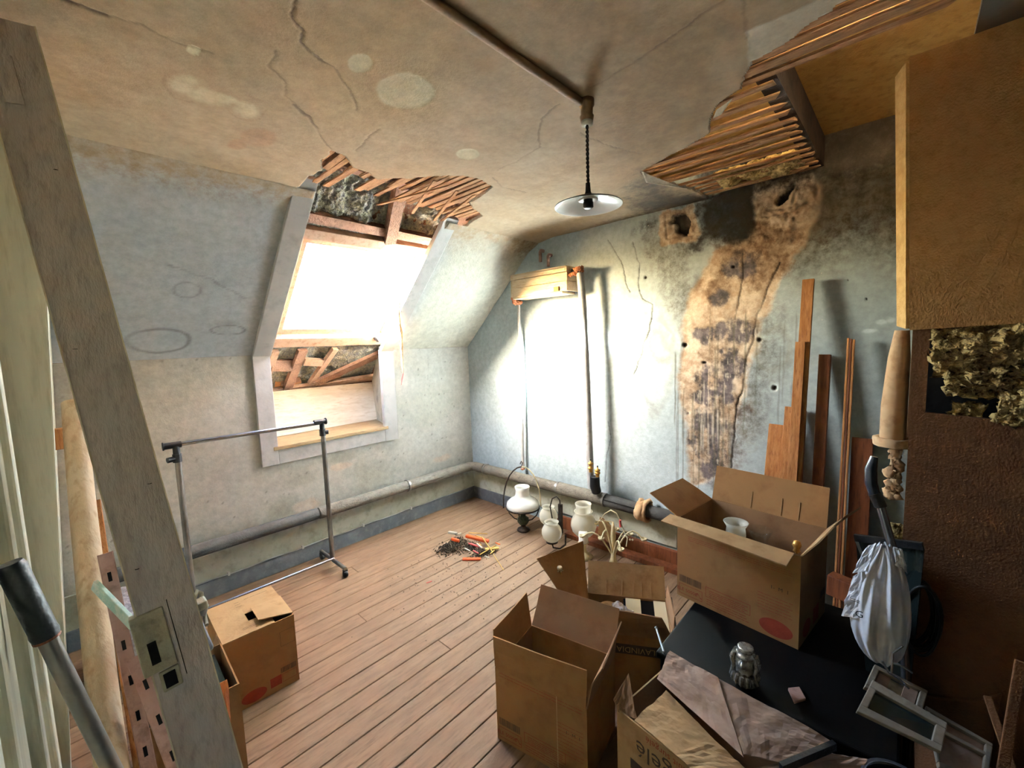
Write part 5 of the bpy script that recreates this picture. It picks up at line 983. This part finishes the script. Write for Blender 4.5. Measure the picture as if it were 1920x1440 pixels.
sheet([(1.65,0.098,0.787), (1.64,0.062,0.813), (1.65,0.045,0.903), (1.655,0.066,0.885)], 'bag_handle', 'bag', bg_, 10, 8, .008, 180); sheet([(1.64,0.001,0.852), (1.65,-0.026,0.832), (1.65,-0.011,0.901), (1.65,0.009,0.903)], 'bag_handle', 'bag', bg_, 10, 8, .006, 181)
sheet([(1.65,0.116,0.636), (1.62,0.076,0.66), (1.63,0.066,0.816), (1.65,0.095,0.779)], 'bag_fold', 'bag', bg_, 14, 8, .008, 182)
pq = Matrix(((0, 0, -1, 0), (-1, 0, 0, 0), (0, 1, 0, 0), (0, 0, 0, 1)))
q = Vector((1.608,0.076,0.68)); text_mb('G', .03, Matrix.Translation(q) @ pq).build('blue_logo', 'blueblack', bg_); q = Vector((1.612,0.088,0.722)); mb = MB()
for k in range(2): mb.bar(q+Vector((0, .012, -.005*k)), q+Vector((0, -.012, -.005*k-.002)), .0015, .0004)
mb.build('blue_print', 'blueblack', bg_)
dp = thing('dark_pane', 'dark glazed panel with a black rail standing behind the plastic bag', 'panel', (1.78, .02, 0))
MB().slab([(1.8,0.102,0.844), (1.76,-0.063,0.874), (1.76, -.05, .386), (1.80, .06, .386)], .008).build('glass', 'glassdark', dp); MB().bar((1.795,0.106,0.848), (1.755,-0.059,0.885), .022, .014).build('top_rail', 'black', dp); MB().bar((1.795,0.103,0.845), (1.79,0.068,0.749), .008, .008).build('side_rail', 'galv', dp)
co = thing('cable_coil', 'coil of black cable hanging beside the white bag', 'cable', (1.79,-0.055,0.647))
for k in range(9):
    c_ = Vector((1.79,-0.051,0.645))+Vector((-.006*k+.02, -.002*k, .004*math.sin(k*2))); MB().tube([c_+Vector((.008*math.sin(t*2+k), (.040+.002*(k % 4))*math.cos(t), (.105+.004*(k % 3))*math.sin(t))) for t in [i*2*math.pi/28 for i in range(29)]], .0045, 6, False).build('loop', 'cable', co)
pw_ = thing('paper_roll', 'kraft paper wrapped roll standing behind the partition edge', 'roll', (2.0, .02, 0))
MB().tube([(2.0, .018, 1.545), (2.0, .022, 1.45), (2.0, .028, 1.28), (2.0, .027, 1.165), (2.0, .026, 1.15)], [.020, .030, .036, .037, .030], 18).build('wrapping', 'paper', pw_)
fuzz('torn_end', 'paper', pw_, lambda u, v: ((2.0+.037*math.cos(6.28*u), .026+.036*math.sin(6.28*u), 1.165-.03*v), (math.cos(6.28*u), math.sin(6.28*u), 0)), 24, 6, .008, 5, 190)
fuzz('foam_lump', 'paper', pw_, lambda u, v: ((1.99, .03-.03*u, 1.13-.18*v), (-1, .6, 0)), 10, 30, .012, 4, 191); fuzz('foam_lump', 'wool', pw_, lambda u, v: ((1.99, .015-.03*u, .86-.30*v), (-1, .6, 0)), 10, 30, .012, 4, 192)
# cream plastic frames tilted at the lower right
def framew(name, label, P_, bars, mat='plastic', group='cream plastic trays'):
    t = thing(name, label, 'frame', P_[0], group); a, b, c, d = (Vector(p) for p in P_); n = (b-a).cross(d-a).normalized()
    uv = lambda u, v: lerp(lerp(a, b, u), lerp(d, c, u), v)
    for (u0, v0, u1, v1) in bars:
        bevel(MB().slab([uv(u0, v0), uv(u1, v0), uv(u1, v1), uv(u0, v1)], .014).build('rail', mat, t), .002)
    return t, uv, n
P1 = [(1.414,0.063,0.5), (1.441,-0.104,0.47), (1.52,-0.117,0.5), (1.533,0.036,0.53)]
t, uv, n = framew('plastic_tray', 'nearest cream plastic frame with a long dark window, lower right', P1, [(0, 0, 1, .2), (0, .78, 1, 1), (0, .2, .1, .78), (.88, .2, 1, .78)]); MB().slab([uv(.1, .2)-n*.006, uv(.88, .2)-n*.006, uv(.88, .78)-n*.006, uv(.1, .78)-n*.006], .003).build('dark_glass', 'glassdark', t)
P2 = [(1.529,0.054,0.5), (1.564,-0.07,0.47), (1.643,-0.083,0.49), (1.628,0.036,0.52)]
t, uv, n = framew('plastic_tray', 'smaller cream frame with two pale tiles behind the nearest frame', P2, [(0, 0, 1, .12), (0, .86, 1, 1), (0, .12, .12, .86), (.88, .12, 1, .86)])
for u0, u1 in ((.14, .36), (.62, .86)): MB().slab([uv(u0, .16)-n*.004, uv(u1, .16)-n*.004, uv(u1, .84)-n*.004, uv(u0, .84)-n*.004], .006).build('pale_tile', 'cardpink', t)
MB().slab([uv(.12, .12)-n*.010, uv(.88, .12)-n*.010, uv(.88, .86)-n*.010, uv(.12, .86)-n*.010], .003).build('backing', 'beige', t)
P3 = [(1.449,-0.102,0.42), (1.497,-0.19,0.4), (1.612,-0.21,0.43), (1.616,-0.079,0.46)]
t, uv, n = framew('plastic_tray', 'rearmost cream frame with a grey backing in the lower right corner', P3, [(0, .0, 1, .08), (0, .62, 1, .70), (0, .92, 1, 1), (.9, .08, 1, .92), (0, .08, .06, .92)]); MB().slab([uv(.06, .08)-n*.006, uv(.9, .08)-n*.006, uv(.9, .92)-n*.006, uv(.06, .92)-n*.006], .003).build('backing', 'cardpink', t)
pl_ = thing('clutter_stand', 'dim wooden crate under the cream frames, lower right', 'crate', (1.45, -.12, 0))
bevel(MB().box((1.28, -.40, .0), (1.42, -.13, .32)).build('crate_body', 'chipdark', pl_), .004); bevel(MB().box((1.44, -.34, .0), (1.62, -.06, .36)).build('crate_body', 'chipdark', pl_), .004)
br = thing('wire_bracket', 'bent steel wire bracket sticking up between the bag and cream frames', 'bracket', (1.62,-0.011,0.564))
MB().tube([(1.6,-0.004,0.534), (1.61,-0.005,0.592), (1.61,-0.025,0.624)], .003, 6).build('wire', 'chrome', br); MB().tube([(1.6,0.018,0.561), (1.6,0.001,0.532), (1.6,-0.025,0.524), (1.6,-0.043,0.506)], .003, 6).build('wire', 'chrome', br); MB().tube([(1.6,-0.007,0.567), (1.6,-0.023,0.569), (1.6,-0.049,0.559)], .003, 6).build('wire', 'chrome', br)
cs = thing('chrome_canister', 'black pot with chrome rim below the nearest cream frame', 'pot', (1.30, -.0, .0))
MB().lathe([(.0, .0), (.07, .0), (.075, .02), (.075, .40), (.07, .405), (.068, .40), (.068, .1), (0, .1)], (1.33, -.035, 0), 28).build('body', 'blackgloss', cs); MB().lathe([(.074, .398), (.080, .402), (.080, .412), (.070, .412)], (1.33, -.035, 0), 28).build('rim', 'chrome', cs)
for k, (a, b, w_, lb_) in enumerate((((1.55,-0.236,0.724), (1.5,-0.217,0.491), .02, 'pale upright board at the right edge, leaning on the partition'), ((1.62,-0.195,0.559), (1.55,-0.222,0.484), .016, 'short pale strip crossing the upright board at the right edge'))):
    a, b = Vector(a), Vector(b); e_ = b+(b-a).normalized()*.25; tag(bevel(MB().bar(a, e_, w_, .012, (0, 1, 0)).build('offcut_board', 'chipdark'), .002), lb_, 'board', 'pale offcuts by the partition')
tag(bevel(MB().slab([(1.83,-0.011,0.323), (1.83,-0.192,0.397), (1.83,-0.248,0.456), (1.83, -.22, .02), (1.83, -.0, .02)], .012).build('leaning_sheet', 'chipdark'), .002), 'low brown sheet leaning against the foot of the partition', 'board', 'pale offcuts by the partition')
